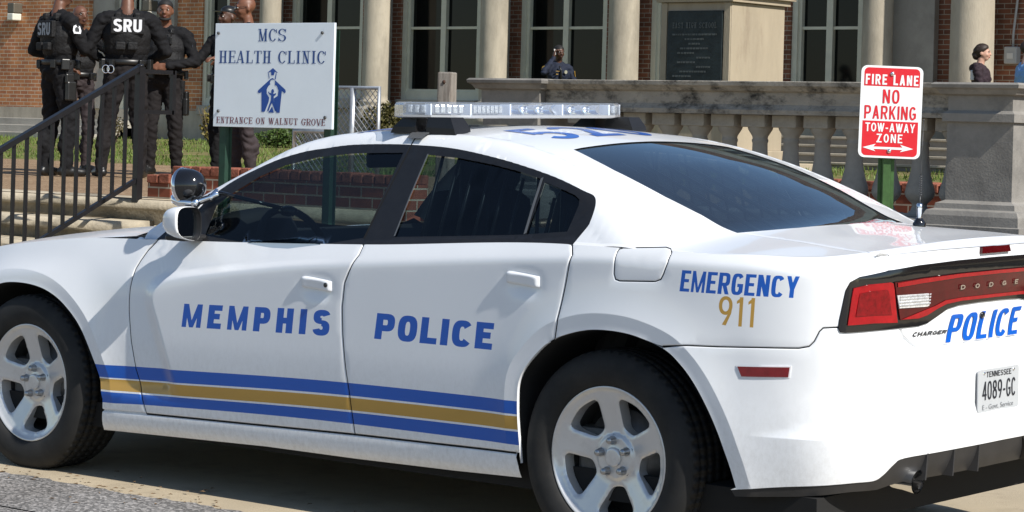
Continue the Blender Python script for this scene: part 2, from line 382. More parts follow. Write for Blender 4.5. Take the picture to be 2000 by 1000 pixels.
ARCH_R=np.array([(.374,.30),(.374,.338),(.370,.518),(.355,.60),(.304,.668),(.22,.737),(.12,.775),(.008,.794),(-.13,.788),(-.263,.751),(-.335,.702),(-.392,.640),(-.44,.565),(-.476,.492),(-.50,.43),(-.519,.376),(-.536,.315)])
ARCH_F=np.array([(2.555,.285),(2.59,.42),(2.647,.541),(2.70,.62),(2.769,.682),(2.85,.73),(2.952,.761),(3.08,.772),(3.208,.761),(3.33,.715),(3.43,.63),(3.49,.52),(3.52,.40),(3.53,.30)])
ARCH_R=cat(ARCH_R,6);ARCH_F=cat(ARCH_F,6)
CREASE=np.array([(1.2,.95),(1.52,.923),(1.88,.878),(2.14,.838),(2.225,.806),(2.26,.765),(2.252,.72),(2.225,.66),(2.185,.56),(2.14,.45),(2.11,.395),(2.0,.365)])
ZCR=pchip([-2,-.95,-.53,-.24,0,.44,.84,1.22,1.52,1.88,2.16,2.45,2.8,3.2,3.7,4.2],[1.03,1.015,1.036,1.037,1.033,1.008,.978,.949,.923,.877,.838,.815,.80,.77,.70,.60])
RCR=pchip([-1,.8,1.9,2.3,2.7,4],[.006,.007,.010,.03,.055,.05])
CREASE=cat(CREASE,4)
def pdist(x,z,P):
    P=np.asarray(P);a=P[:-1];b=P[1:];q=np.stack([x,z],-1)
    best=np.full(np.shape(x),1e9);sg=np.zeros(np.shape(x));bt=np.zeros(np.shape(x))
    for i in range(len(a)):
        ab=b[i]-a[i];t=np.clip(((q-a[i])@ab)/(ab@ab),0,1);r=q-(a[i]+t[...,None]*ab);d=np.hypot(r[...,0],r[...,1])
        cr=ab[0]*(q[...,1]-a[i][1])-ab[1]*(q[...,0]-a[i][0])
        m=d<best;best=np.where(m,d,best);sg=np.where(m,np.sign(cr),sg);bt=np.where(m,i+t,bt)
    return best,sg,bt
GROOVES=[]   # list of polylines in (s,z), each (pts, depth, halfwidth)
fr=pchip([.18,.25,.32,.39,.45,.50,.525,.56,.70,.752,.768,.84,.95,1.03,1.06,1.12],[.13,.09,.035,.006,0,.0,.018,.03,.028,.033,.052,.060,.052,.04,.045,.05])
def fside(s,z):
    zt=ztop(s);x=s
    low=pchip([.18,.20,.225,.27,.32,.36,.45,.62,.7],[.11,.072,.045,.027,.022,.018,.009,0,0])(z-.02*np.clip((1.6-x)/1.2,-1,1))
    low=low*sst(x,-.9,-.3)*1+(1-sst(x,-.9,-.3))*.4*np.clip((.55-z)/.3,0,1)**2*.12
    zcr=ZCR(s);rr=RCR(s);m_=np.minimum(.062/np.maximum(zt-zcr,.02),.92/kx(s))
    top=m_*rr*np.log1p(np.exp(np.clip((z-zcr)/rr,-40,40)))
    d=low+top
    # scoop
    dist,sg,bt=pdist(x,z,CREASE)
    bq=bt/4;wd=np.interp(bq,[0,2.5,4,5,9,11],[.022,.03,.06,.085,.085,.05]);wfront=sst(dist*np.where(sg>0,1,-1)/wd,-.04,1.0)
    D=np.interp(bq,[0,1,2,3,4,8,9,10,11],[.0,.004,.010,.018,.026,.028,.022,.010,.0])
    D=D*sst(z,.34,.42)
    d=d+wfront*D*np.exp(-np.maximum(dist-.05,0)*1.2)
    # arch flares
    for A in (ARCH_R,ARCH_F):
        di,_,_=pdist(x,z,A)
        e_=np.clip((di-.056)/.17,0,1);d=d-np.where(di<.056,.015-.006*(.056-di)/.056,.015*(1-e_)**2.2)*np.where(x<-.2,1.,sst(z,.22,.50))*(1-sst(z,zt-.14,zt-.02))
    # hollows behind the door handles
    for hs,hz in ((1.362,.862),(.352,.938)):
        d=d+.014*np.exp(-(np.abs(s-hs)/.068)**2.6-(np.abs(z-hz+.010)/.036)**2.4)
    # bumper ledge crease near the rear corner
    wb=sst(-s,.56,.95)
    rl=np.clip((z-.490)/(.018+.055*wb),0,1);d=d+wb*.027*(1-(1-rl)**1.8)*(1-sst(z,.62,.80)*.5)
    return d
def frear(s,z): return fr(z)
def dW(s,z):
    w=sst(-s,.80,1.35)
    wf=sst(s,3.6,4.2)
    d=(1-w)*fside(s,z)+w*frear(s,z)
    front=.03+.10*np.clip((z-.55)/.3,0,1)**2+.12*np.clip((.4-z)/.2,0,1)**2
    return (1-wf)*d+wf*front
def W(s,z,groove=True,off=0.):
    s=np.asarray(s,float);z=np.asarray(z,float)
    p,n=plan(s);d=dW(s,z)-off
    if groove:
        for (G,dep,hw) in GROOVES:
            lo=G.min(0)-.03;hi=G.max(0)+.03
            m=(s>lo[0])&(s<hi[0])&(z>lo[1])&(z<hi[1])
            if m.any():
                di,_,_=pdist(s[m],z[m],G);dd=np.zeros(s.shape);dd[m]=dep*np.exp(-(di/hw)**2);d=d+dd
    q=p-n*d[...,None]
    return np.stack([q[...,0],q[...,1],z],-1)
# upper
_sp=np.concatenate([np.arange(SR-.12,-.7,.01),np.arange(-.7,3.5,.04),np.arange(3.5,SF+.12,.02)])
_pt,_nt=plan(_sp);_rim=_pt-_nt*dW(_sp,ztop(_sp))[:,None];_rz=ztop(_sp);_rk=kx(_sp)
zc=pchip([-1.1,-1.0,-.9,-.8,-.6,-.45,-.34,-.26,-.15,0,.25,.56,.75,1.0,1.2,1.6,1.8,1.95,2.2,2.5,2.78,2.88,3.0,3.3,3.7,3.95,4.1],[1.116,1.115,1.113,1.112,1.120,1.128,1.137,1.156,1.201,1.264,1.350,1.418,1.442,1.456,1.459,1.446,1.425,1.392,1.298,1.165,1.03,1.000,.990,.963,.91,.84,.75])
def rimq(x,y):
    q=np.stack([x,y],-1);best=np.full(np.shape(x),1e9);bz=np.zeros(np.shape(x));bk=np.zeros(np.shape(x))
    for i in range(len(_rim)-1):
        a=_rim[i];ab=_rim[i+1]-a;t=np.clip(((q-a)@ab)/(ab@ab),0,1);r=q-(a+t[...,None]*ab);d=np.hypot(r[...,0],r[...,1])
        m=d<best;best=np.where(m,d,best);bz=np.where(m,_rz[i]+t*(_rz[i+1]-_rz[i]),bz);bk=np.where(m,_rk[i],bk)
    return best,bz,bk
def yrim(x): 
    m=_rim[:,1]>.3
    return np.interp(x,_rim[m,0],_rim[m,1])
UG=[]
def U(x,y,off=0.,groove=True):
    x=np.asarray(x,float);y=np.asarray(y,float);ya=np.abs(y)
    wf=sst(x,1.3,2.0)*(1-.7*sst(x,2.7,3.1));wr=1-sst(x,.2,.9)
    wd=sst(-x,.25,.6)
    xe=x+.35*wf*ya**2-.14*wr*(1-wd)*ya**2
    crown=.085+.035*wf-.02*wd+.05*sst(x,2.9,3.3)*0
    roof=zc(xe)-crown*ya**2
    dist,bz,bk=rimq(x,ya)
    side=bz+bk*dist-.12*np.minimum(dist,.4)**2
    r=np.interp(x,[-1,-.5,-.2,.3,.9,1.9,2.6,3],[.020,.022,.035,.04,.035,.022,.015,.015])
    h=np.clip(.5+.5*(side-roof)/(2*r),0,1)
    z=side*(1-h)+roof*h-2*r*h*(1-h)*.5
    if groove:
        for (G,dep,hw) in UG:
            lo=G.min(0)-.03;hi=G.max(0)+.03
            m=(x>lo[0])&(x<hi[0])&(ya>lo[1])&(ya<hi[1])
            if m.any():
                di,_,_=pdist(x[m],ya[m],G);dd=np.zeros(x.shape);dd[m]=dep*np.exp(-(di/hw)**2);z=z-dd
    return np.stack([x,y,z+off],-1)
def normals(f,u,v,e=.0015):
    a=f(u+e,v)-f(u-e,v);b=f(u,v+e)-f(u,v-e);n=np.cross(a,b);n/=np.linalg.norm(n,axis=-1)[...,None]+1e-12;return n

# ---------------------------------------------------------------- outlines of the car's panels, on its skin
B={'gap_fender':[(2.2988,0.9958),(2.3349,0.9698),(2.3668,0.938),(2.3949,0.8942),(2.4113,0.8631),(2.4211,0.822),(2.4262,0.783),(2.4275,0.7299),(2.4256,0.685),(2.4119,0.5753),(2.3895,0.466),(2.3413,0.3604),(2.3185,0.2906)],'gap_doors':[(1.1343,1.0256),(1.1668,0.9835),(1.1899,0.9379),(1.2197,0.8796),(1.2314,0.7882),(1.2272,0.6864),(1.2135,0.5739),(1.1974,0.4727),(1.1806,0.3198)],'gap_rear':[(0.1238,1.0864),(0.1383,1.0387),(0.1517,0.9741),(0.1701,0.8768),(0.184,0.8039),(0.1978,0.7466),(0.2065,0.7372)],'rocker_top':[(2.578,0.2839),(2.3185,0.2913),(1.7266,0.3057),(1.1806,0.3198),(0.7783,0.3263),(0.3953,0.3336)],'rocker_bot':[(2.5944,0.1996),(1.6633,0.2255),(1.2049,0.2269),(0.7162,0.2351),(0.3855,0.2463)],'bumper_gap':[(-0.2554,0.7647),(-0.3587,0.7673),(-0.4695,0.7701),(-0.6161,0.7768),(-0.7538,0.7814),(-0.7873,0.7882),(-0.8039,0.8051),(-0.8204,0.8366),(-0.8339,0.8482),(-0.8913,0.8505)],'bumper_bot':[(-0.5168,0.3062),(-0.7123,0.3317),(-0.9371,0.3479),(-1.0317,0.3509),(-1.0679,0.367),(-1.1094,0.401),(-1.1567,0.4182),(-1.3576,0.4245),(-1.6048,0.427),(-1.8641,0.428)],'fuel':[(-0.0712,1.0722),(-0.2411,1.0823),(-0.2616,1.0783),(-0.2711,1.0669),(-0.2694,1.0322),(-0.2552,0.996),(-0.2445,0.9771),(-0.2225,0.9688),(-0.0785,0.9626),(-0.0602,0.9667),(-0.0529,0.9848),(-0.0543,1.0209),(-0.0512,1.0562),(-0.0555,1.0675)],'marker':[(-0.5465,0.7119),(-0.7253,0.7194),(-0.7204,0.6875),(-0.5616,0.6802)],'housing':[(-1.9339,1.0441),(-1.6918,1.0486),(-1.4835,1.0471),(-1.2577,1.0398),(-1.1018,1.028),(-0.9638,1.0114),(-0.9259,0.9949),(-0.9105,0.9709),(-0.8997,0.9228),(-0.8888,0.8746),(-0.8854,0.8471),(-0.8918,0.8353),(-0.9093,0.833),(-1.0277,0.8359),(-1.1623,0.8371),(-1.274,0.8378),(-1.3247,0.8441),(-1.3858,0.8658),(-1.4405,0.8858),(-1.511,0.895),(-1.6487,0.8985),(-1.7675,0.8978)],'lamp_outer':[(-0.9371,0.9761),(-1.0005,0.9863),(-1.0966,0.9899),(-1.1112,0.9858),(-1.12,0.9643),(-1.1462,0.8562),(-1.027,0.8602),(-0.917,0.857),(-0.9206,0.881),(-0.9298,0.943)],'lamp_top':[(-1.1183,0.989),(-1.2607,0.9972),(-1.4846,1.0039),(-1.6919,1.0055),(-1.9369,1.0028)],'lamp_bot':[(-1.1611,0.8638),(-1.26,0.862),(-1.3102,0.8699),(-1.3703,0.8896),(-1.419,0.9014),(-1.5088,0.9082),(-1.6466,0.9096),(-1.7961,0.9088)],'reverse':[(-1.1334,0.9461),(-1.305,0.9451),(-1.3181,0.9052),(-1.3061,0.9008),(-1.1483,0.9032)],'lip':[(-1.1743,0.835),(-1.1916,0.806),(-1.237,0.7789),(-1.2739,0.7643),(-1.4464,0.7628),(-1.6352,0.7627),(-1.8626,0.7628)],'chmsl':[(-1.5711,1.0904),(-1.759,1.0897),(-1.7513,1.0651),(-1.5611,1.0633)],'spoiler_gap':[(-1.1018,1.028),(-1.1103,1.0541),(-1.1136,1.0768)],'blue1':[[(2.6202,0.4676),(2.3924,0.4739),(1.2189,0.5108),(0.3776,0.5188)],[(0.3801,0.4725),(1.2136,0.4637),(2.3872,0.4231),(2.6094,0.4171)]],'gold':[[(2.6054,0.4124),(2.3845,0.4175),(1.2114,0.4563),(0.3805,0.4656)],[(0.3862,0.4184),(1.1992,0.4097),(2.3541,0.3737),(2.5802,0.3676)]],'blue2':[[(2.5736,0.3605),(2.3462,0.3674),(1.1972,0.4022),(0.3882,0.4112)],[(0.3951,0.3634),(1.1879,0.3592),(2.3272,0.3273),(2.5653,0.3149)]],'q_memphis':[(2.0949,0.6553),(1.2956,0.6777),(1.2857,0.7733),(2.0799,0.7468)],'q_police':[(1.065,0.6841),(0.4939,0.6868),(0.4834,0.7814),(1.0503,0.7789)],'q_emergency':[(-0.3208,0.9424),(-0.7472,0.9423),(-0.7543,1.0119),(-0.3305,1.0127)],'q_911':[(-0.4699,0.8416),(-0.6026,0.8405),(-0.6083,0.9359),(-0.4747,0.9366)],'q_trunkpolice':[(-1.4256,0.7739),(-1.9024,0.7728),(-1.9521,0.8666),(-1.4721,0.8641)],'q_model':[(-1.2367,0.804),(-1.4342,0.8041),(-1.4434,0.8162),(-1.2459,0.8193)],'q_make':[(-1.4903,0.9486),(-1.8784,0.949),(-1.8772,0.9651),(-1.49,0.9634)],'q_plate':[(-1.6078,0.5345),(-1.8816,0.5374),(-1.8597,0.6709),(-1.607,0.6622)],'handle1':[(1.4452,0.8643),(1.3071,0.8876),(1.2791,0.8799),(1.2768,0.8553),(1.4176,0.8427)],'handle2':[(0.4406,0.9419),(0.2732,0.9695),(0.2565,0.9493),(0.2613,0.9314),(0.4233,0.9178)],'trim':[(2.1848,0.7594),(2.1629,0.7357),(2.136,0.7167),(2.0603,0.6739),(1.9584,0.644),(1.8394,0.6191),(1.7003,0.603),(1.5487,0.6023),(1.3396,0.6135),(1.1322,0.6289),(0.966,0.6435),(0.7713,0.669),(0.5784,0.6985),(0.3863,0.7333),(0.2298,0.7693),(0.1674,0.782),(0.1375,0.8102),(0.124,0.8423),(0.1204,0.8658)],'gl_front':[(2.087,0.752),(2.0545,0.7297),(2.0208,0.7111),(1.9295,0.6717),(1.8154,0.6425),(1.6538,0.6239),(1.4595,0.6296),(1.1888,0.6449),(1.1828,0.759),(1.1781,0.8659)],'gl_front_bot':[(1.5211,0.8813),(2.0635,0.8357)],'gl_rear':[(1.0536,0.6564),(0.8816,0.6731),(0.6906,0.6968),(0.5505,0.7182),(0.4432,0.7383),(0.4251,0.8055),(0.4015,0.8799)],'gl_rear_bot':[(0.7013,0.874),(1.0244,0.8675)],'gl_rear_f':[(1.0408,0.7653)],'gl_quart':[(0.415,0.7477),(0.3381,0.7656),(0.2457,0.7882),(0.2174,0.8),(0.2075,0.8159),(0.2051,0.8857)],'bl_left':[(-0.2688,0.5419),(-0.1171,0.5417),(0.0246,0.5596),(0.1631,0.5556),(0.2599,0.5489),(0.3735,0.5229),(0.4979,0.4856)],'bl_top':[(0.4991,0.3943),(0.4999,0.3021),(0.5044,0.0779)],'bl_bot':[(-0.3092,0.4157),(-0.3431,0.2765),(-0.394,0.156),(-0.418,0.0)],'trunk':[(-0.2688,0.5419),(-0.2797,0.4657),(-0.4158,0.4795),(-0.6282,0.5831),(-0.844,0.672),(-0.9013,0.6002)],'ant':[(-0.67,0.018)],'roofnum':None,'five':[(0.884,0.414),(0.854,0.216),(0.6414,0.2667),(0.6536,0.3863)],'two':[(0.89,0.162),(0.872,0.018),(0.626,0.03),(0.62,0.204)],'strap':[(1.194,0.6227),(1.1053,0.6278),(1.1194,0.5819),(1.1976,0.5816)],'cowl':[(2.432,0.822),(2.3642,0.8365),(2.3312,0.8094)],'apil':[(2.1872,0.7772),(2.1192,0.7311)]}

GROOVES.clear()
def G(P, dep=.010, hw=.0032): GROOVES.append((np.array(P), dep, hw))
gf = [(2.325, float(ztop(2.325)))]+B['gap_fender'][1:]; gd = [(1.166, float(ztop(1.166)))]+B['gap_doors'][1:]; gr = [(.16, float(ztop(.16)))]+B['gap_rear'][1:-1]+[(.216, .737)]
G(gf); G(gd); G(gr); G(B['rocker_top'], .012, .004); G([(-.262, .758)]+B['bumper_gap'][1:], .006, .0026); G(B['fuel']+B['fuel'][:1], .006, .0025)
G(B['lip'][:4]+[(-1.4253, .7653), (SR-.5, .7653)], .010, .004); G(B['spoiler_gap'], .006, .003)
UG.clear()
TG = [(-.30, .515), (-.42, .53), (-.6282, .585), (-.8114, .63), (-.9, .66)]
UG.append((np.array(TG), .006, .003))
FLARE = []
for A_ in (ARCH_R, ARCH_F):
    t_ = np.gradient(A_, axis=0); t_ /= np.linalg.norm(t_, axis=1)[:, None]; n_ = np.stack([-t_[:, 1], t_[:, 0]], 1)*(1 if A_ is ARCH_F else -1)
    for k_ in (.02, .040, .050, .054, .0565, .059, .064, .075, .095): FLARE.append(A_+n_*k_)
for k_ in (-.012, -.004, .003, .010, .017, .024, .034, .046, .06, .075, .09):
    t_ = np.gradient(CREASE, axis=0); t_ /= np.linalg.norm(t_, axis=1)[:, None]; FLARE.append(CREASE+np.stack([-t_[:, 1], t_[:, 0]], 1)*k_)
_xs = np.arange(-.9, 2.3, .02)
_xb = np.arange(-1.5, -.5, .02)
for k_ in (.484, .488, .490, .492, .500, .51, .525, .545, .565): FLARE.append(np.stack([_xb, 0*_xb+k_], 1))
for k_ in (-.02, -.012, -.006, 0., .006, .012, .02): FLARE.append(np.stack([_xs, ZCR(_xs)+k_], 1))
_spg = W(np.array([B['spoiler_gap'][-1][0]]), ztop(np.array([B['spoiler_gap'][-1][0]])), False)[0][:2]

paint = mat('white_car_paint', (.79, .805, .825), .30, 0, .02, 1.3, .5, .55)
_pt_ = paint.node_tree; _pn = _pt_.nodes; _pb = _pn['Principled BSDF']; _pc = _pn.new('ShaderNodeTexCoord'); _ps = _pn.new('ShaderNodeSeparateXYZ'); _pt_.links.new(_pc.outputs['Object'], _ps.inputs[0])
_pm = _pn.new('ShaderNodeMapRange'); _pm.inputs[1].default_value = .72; _pm.inputs[2].default_value = .22; _pt_.links.new(_ps.outputs[2], _pm.inputs[0]); _pz = _pn.new('ShaderNodeTexNoise'); _pz.inputs['Scale'].default_value = 60; _pz.inputs['Detail'].default_value = 9; _pz.inputs['Roughness'].default_value = .75; _pmp = _pn.new('ShaderNodeMapping'); _pmp.inputs['Scale'].default_value = (1, 1, .6); _pt_.links.new(_pc.outputs['Object'], _pmp.inputs[0]); _pt_.links.new(_pmp.outputs[0], _pz.inputs[0])
_pr = _pn.new('ShaderNodeValToRGB'); _pr.color_ramp.elements[0].position = .42; _pr.color_ramp.elements[1].position = .80; _pt_.links.new(_pz.outputs[0], _pr.inputs[0]); _pu = _pn.new('ShaderNodeMath'); _pu.operation = 'MULTIPLY'; _pt_.links.new(_pr.outputs[0], _pu.inputs[0]); _pt_.links.new(_pm.outputs[0], _pu.inputs[1]); _pu2 = _pn.new('ShaderNodeMath'); _pu2.operation = 'MULTIPLY'; _pu2.inputs[1].default_value = .36; _pt_.links.new(_pu.outputs[0], _pu2.inputs[0])
_px = _pn.new('ShaderNodeMix'); _px.data_type = 'RGBA'; _pt_.links.new(_pu2.outputs[0], _px.inputs[0]); _pt_.links.new(_pb.inputs['Base Color'].links[0].from_socket, _px.inputs[6]); _px.inputs[7].default_value = (.22, .19, .15, 1); _pt_.links.new(_px.outputs[2], _pb.inputs['Base Color'])
blackp = mat('black_window_trim', (.012, .012, .013), .38, 0, .2, 30, .4)
gloss_black = mat('gloss_black_plastic', (.008, .008, .009), .12, 0, 0, 6, .5, .6)
rubber = mat('tyre_rubber', (.016, .016, .016), .75, 0, .35, 9, .35, 0, .3, 120, dark=(.035, .031, .026), dscale=5, dlo=.5, dhi=.85)
_mtree = rubber.node_tree; _N = _mtree.nodes; _tc = _N.new('ShaderNodeTexCoord'); _sp_ = _N.new('ShaderNodeSeparateXYZ'); _mtree.links.new(_tc.outputs['Object'], _sp_.inputs[0])
_at = _N.new('ShaderNodeMath'); _at.operation = 'ARCTAN2'; _mtree.links.new(_sp_.outputs[2], _at.inputs[0]); _mtree.links.new(_sp_.outputs[0], _at.inputs[1]); _mu = _N.new('ShaderNodeMath'); _mu.operation = 'MULTIPLY'; _mu.inputs[1].default_value = 62.; _mtree.links.new(_at.outputs[0], _mu.inputs[0]); _si = _N.new('ShaderNodeMath'); _si.operation = 'SINE'; _mtree.links.new(_mu.outputs[0], _si.inputs[0])
_mr = _N.new('ShaderNodeMapRange'); _mr.inputs[1].default_value = -.004; _mr.inputs[2].default_value = -.014; _mtree.links.new(_sp_.outputs[1], _mr.inputs[0]); _m2 = _N.new('ShaderNodeMath'); _m2.operation = 'MULTIPLY'; _mtree.links.new(_si.outputs[0], _m2.inputs[0]); _mtree.links.new(_mr.outputs[0], _m2.inputs[1])
_bp = _N.new('ShaderNodeBump'); _bp.inputs['Strength'].default_value = .8; _bp.inputs['Distance'].default_value = .006; _mtree.links.new(_m2.outputs[0], _bp.inputs['Height']); _mtree.links.new(_bp.outputs[0], _N['Principled BSDF'].inputs['Normal'])
grey_plastic = mat('grey_plastic', (.05, .05, .052), .6, 0, .15, 20)
dark_in = mat('dark_upholstery', (.012, .012, .014), .8, 0, .2, 8)
blue_vinyl = mat('blue_vinyl', (.003, .095, .47), .28, 0, .03, 3, .5, .3)
gold_vinyl = mat('gold_vinyl', (.50, .29, .055), .28, 0, .03, 3, .5, .3)
chrome = mat('chrome', (.82, .83, .85), .07, 1.0)
alloy = mat('silver_wheel_paint', (.66, .66, .655), .30, .5, .05, 8, .5, .4, dark=(.35, .33, .30), dscale=6, dlo=.55, dhi=.95)
steel = mat('dull_steel', (.10, .10, .10), .5, .8, .3, 12)
red_lens = mat('red_lamp_lens', (.30, .002, .007), .15, 0, .2, 40, .35, .3)
dark_red = mat('dark_red_lamp_lens', (.065, .001, .003), .12, 0, .25, 30, .35, .3)
white_lens = mat('clear_lamp_lens', (.75, .76, .77), .1, .3, .3, 90, .5, 1.0)
seal = mat('grey_window_seal', (.11, .115, .12), .4, .2)
side_glass = glass_mat('tinted_side_glass', (.27, .335, .365))
back_glass = glass_mat('tinted_back_glass', (.22, .29, .33), (.70, .88, 1.0), 2.7)
_g = back_glass.node_tree; _gd = _g.nodes.new('ShaderNodeBsdfDiffuse'); _gd.inputs[0].default_value = (.42, .47, .52, 1); _gx = _g.nodes.new('ShaderNodeMixShader'); _gx.inputs[0].default_value = .03; _gs = _g.nodes['Material Output'].inputs[0].links[0].from_socket; _g.links.new(_gs, _gx.inputs[1]); _g.links.new(_gd.outputs[0], _gx.inputs[2]); _g.links.new(_gx.outputs[0], _g.nodes['Material Output'].inputs[0])
clear_glass = glass_mat('windscreen_glass', (.62, .70, .68))

car = empty('police_car', (0, -.0082, .0207), (-.0227583336, 0, 0))
tag(car, 'white police sedan with blue and gold stripes and a clear roof light bar', 'police car')

def wmesh(name, keep, m, parent, holes=(), lines=(), off=0., h=.03, hb=.02, both=False, skirt=0., groove=True, extra=None, detail=False, decals=()):
    gl = list(lines)
    if groove:
        for (P, dep, hw) in GROOVES:
            A = np.vstack([np.asarray(k) for k in keep]); lo, hi = A.min(0)-.01, A.max(0)+.01; q = np.array(dens(P, .008, False))
            ok = (q[:, 0] > lo[0]) & (q[:, 0] < hi[0]) & (q[:, 1] > lo[1]) & (q[:, 1] < hi[1])
            if ok.sum() < 3: continue
            t = np.gradient(q, axis=0); t /= np.linalg.norm(t, axis=1)[:, None]+1e-9; nn = np.stack([-t[:, 1], t[:, 0]], 1)
            for k in (-2.2, -1.3, -.6, 0., .6, 1.3, 2.2): gl.append([tuple(a) for a in (q+nn*k*hw)])
    for q in (FLARE if detail else []):
        m_ = np.zeros(len(q), bool)
        for k in keep: m_ |= inside(q[:, 0], q[:, 1], k)
        i0 = 0
        for i in range(1, len(q)+1):
            if i == len(q) or not m_[i] or not m_[i-1]:
                if i-i0 >= 3 and m_[i0:i].all(): gl.append([tuple(a) for a in q[i0:i]])
                i0 = i
    for nm_, polys, m_ in decals:
        for P in polys: D_ = dens(P, .014); gl.append([tuple(a) for a in D_]+[tuple(D_[0])])
    v, f = cdt(keep, holes, gl, h, hb)
    V = W(v[:, 0], v[:, 1], groove, off); Nn = -normals(lambda a, b: W(a, b, groove, off), v[:, 0], v[:, 1], .0008 if groove else .0015); F = f[:, ::-1]; cuts = []
    if decals:
        cc = v[f].mean(1); left = np.ones(len(f), bool)
        for nm_, polys, m_ in decals:
            k = np.zeros(len(f), bool)
            for P in polys: k |= inside(cc[:, 0], cc[:, 1], P)
            k &= left; left &= ~k
            if k.any(): u_, i_ = np.unique(f[k][:, ::-1], return_inverse=True); cuts.append((nm_, V[u_], i_.reshape(-1, 3), Nn[u_], m_))
        F = F[left]; u_, i_ = np.unique(F, return_inverse=True); V, Nn, F = V[u_], Nn[u_], i_.reshape(-1, 3)
    if skirt:
        for P in keep:
            D = np.array(dens(P, hb)); a = W(D[:, 0], D[:, 1], False, off); b_ = W(D[:, 0], D[:, 1], False, off-skirt); n0 = len(V); n = len(D)
            V = np.vstack([V, a, b_]); c = a-a.mean(0); Nn = np.vstack([Nn, c/np.linalg.norm(c, axis=1)[:, None], c/np.linalg.norm(c, axis=1)[:, None]])
            F = np.vstack([F]+[np.array([(n0+i, n0+(i+1) % n, n0+n+(i+1) % n), (n0+i, n0+n+(i+1) % n, n0+n+i)]) for i in range(n)])
    if extra is not None:
        for V2, F2, N2 in extra: F = np.vstack([F, np.asarray(F2)+len(V)]); V = np.vstack([V, V2]); Nn = np.vstack([Nn, N2])
    if both:
        k = np.array([1, -1, 1]); F = np.vstack([F, F[:, ::-1]+len(V)]); V = np.vstack([V, V*k]); Nn = np.vstack([Nn, Nn*k])
    o = mesh_obj(name, V, F, m, parent, Nn)
    for nm_, v_, f_, n_, m_ in cuts: mesh_obj(nm_, v_, f_, m_, o, n_)
    return o
def warr(keep, holes=(), off=0., h=.03, hb=.02):
    v, f = cdt(keep, holes, (), h, hb); return W(v[:, 0], v[:, 1], True, off), f[:, ::-1], -normals(lambda a, b: W(a, b, True, off), v[:, 0], v[:, 1], .0008)
def uarr(keep, holes=(), lines=(), off=0., h=.03, hb=.02, groove=True):
    v, f = cdt(keep, holes, lines, h, hb); return U(v[:, 0], v[:, 1], off, groove), f, normals(lambda a, b: U(a, b, off, groove), v[:, 0], v[:, 1])
def umesh(name, keep, m, parent, holes=(), lines=(), off=0., h=.03, hb=.02):
    V, F, Nn = uarr(keep, holes, lines, off, h, hb); return mesh_obj(name, V, F, m, parent, Nn)
def mirrored(o, kids=True):
    c = o.copy(); C.objects.link(c); c.parent = o.parent; c.scale = (1, -1, 1)
    if kids:
        for ch in list(o.children):
            
            d = ch.copy(); C.objects.link(d); d.parent = c
    return c
def top(a, b, n=None):
    n = n or max(2, int(abs(b-a)/.05)+1); return [(s_, float(ztop(s_))) for s_ in np.linspace(a, b, n)]
def rimx(xa, xb):
    m_ = (_rim[:, 1] > 0) & (_rim[:, 0] > min(xa, xb)) & (_rim[:, 0] < max(xa, xb)); P = [tuple(p) for p in _rim[m_]]; P.sort(key=lambda p: p[0])
    P = [(min(xa, xb), float(yrim(min(xa, xb))))]+P+[(max(xa, xb), float(yrim(max(xa, xb))))]
    return P if xa < xb else P[::-1]
sym = lambda P: P+[(x, -y) for x, y in P[::-1] if abs(y) > 1e-6]
AR = [tuple(p) for p in ARCH_R]; AF = [tuple(p) for p in ARCH_F]
rt = B['rocker_top']; rb = B['rocker_bot']; HO = B['housing']; LIP = B['lip']

def ldec(q, text, m, **k):
    L_, _w = layout(text, **k); return ('lettering', [[tuple(p) for p in bilin(q, np.array(P))] for g in L_ for P in g], m)
STR = []
for nm, mm in (('blue1', blue_vinyl), ('gold', gold_vinyl), ('blue2', blue_vinyl)):
    a, b = B[nm]; sm = lambda P: [(x, float(pchip([p[0] for p in P], [p[1] for p in P])(x))) for x in np.linspace(P[0][0], P[-1][0], 30)]
    a, b = sm(a), sm(b); a[0] = (2.66, a[0][1]); b[-1] = (2.66, b[-1][1]); a[-1] = (.33, a[-1][1]); b[0] = (.33, b[0][1]); STR.append(('stripe', [a+b], mm))
D1 = STR+[ldec(B['q_memphis'], 'MEMPHIS', blue_vinyl, w=.74, t=.30, th=.235, gap=.30, p=2.5)]
D2 = STR+[ldec(B['q_police'], 'POLICE', blue_vinyl, w=.74, t=.28, th=.235, gap=.14, p=2.8)]
DQ = [ldec(B['q_emergency'], 'EMERGENCY', blue_vinyl, w=.47, t=.165, th=.15, gap=.075, p=3.2), ldec(B['q_911'], '911', gold_vinyl, w=.50, t=.125, th=.12, gap=.16, p=2.2)]
# panels of the near side, then copied over to the far side
fender = wmesh('fender', [gf+[(2.572, .284)]+AF[2:]+[(3.62, .30)]+top(3.62, 2.325)[:-1]], paint, car, detail=True, decals=STR)
door1 = wmesh('door', [[rt[1]]+gf[::-1][1:]+top(2.325, 1.166)[1:]+gd[1:]+[rt[2]]], paint, car, h=.022, detail=True, decals=D1)
door2 = wmesh('door', [gd[::-1]+top(1.166, .16)[1:]+gr[1:]+AR[6:30][::-1]+[(.3933, .3341), rt[4]]], paint, car, h=.022, detail=True, decals=D2)
shut = mat('gap_black', (.002, .002, .002), .9)
def shut_line(P, parent, wd=.0042, off=-.0045):
    D = np.array(dens(P, .012, False)); t = np.gradient(D, axis=0); t /= np.linalg.norm(t, axis=1)[:, None]; q = np.stack([-t[:, 1], t[:, 0]], 1)*wd/2; a = W((D+q)[:, 0], (D+q)[:, 1], False, off); b = W((D-q)[:, 0], (D-q)[:, 1], False, off); n = len(D)
    return mesh_obj('shut_line', np.vstack([a, b]), [(i, i+1, n+i+1, n+i) for i in range(n-1)], shut, parent, smooth=False)
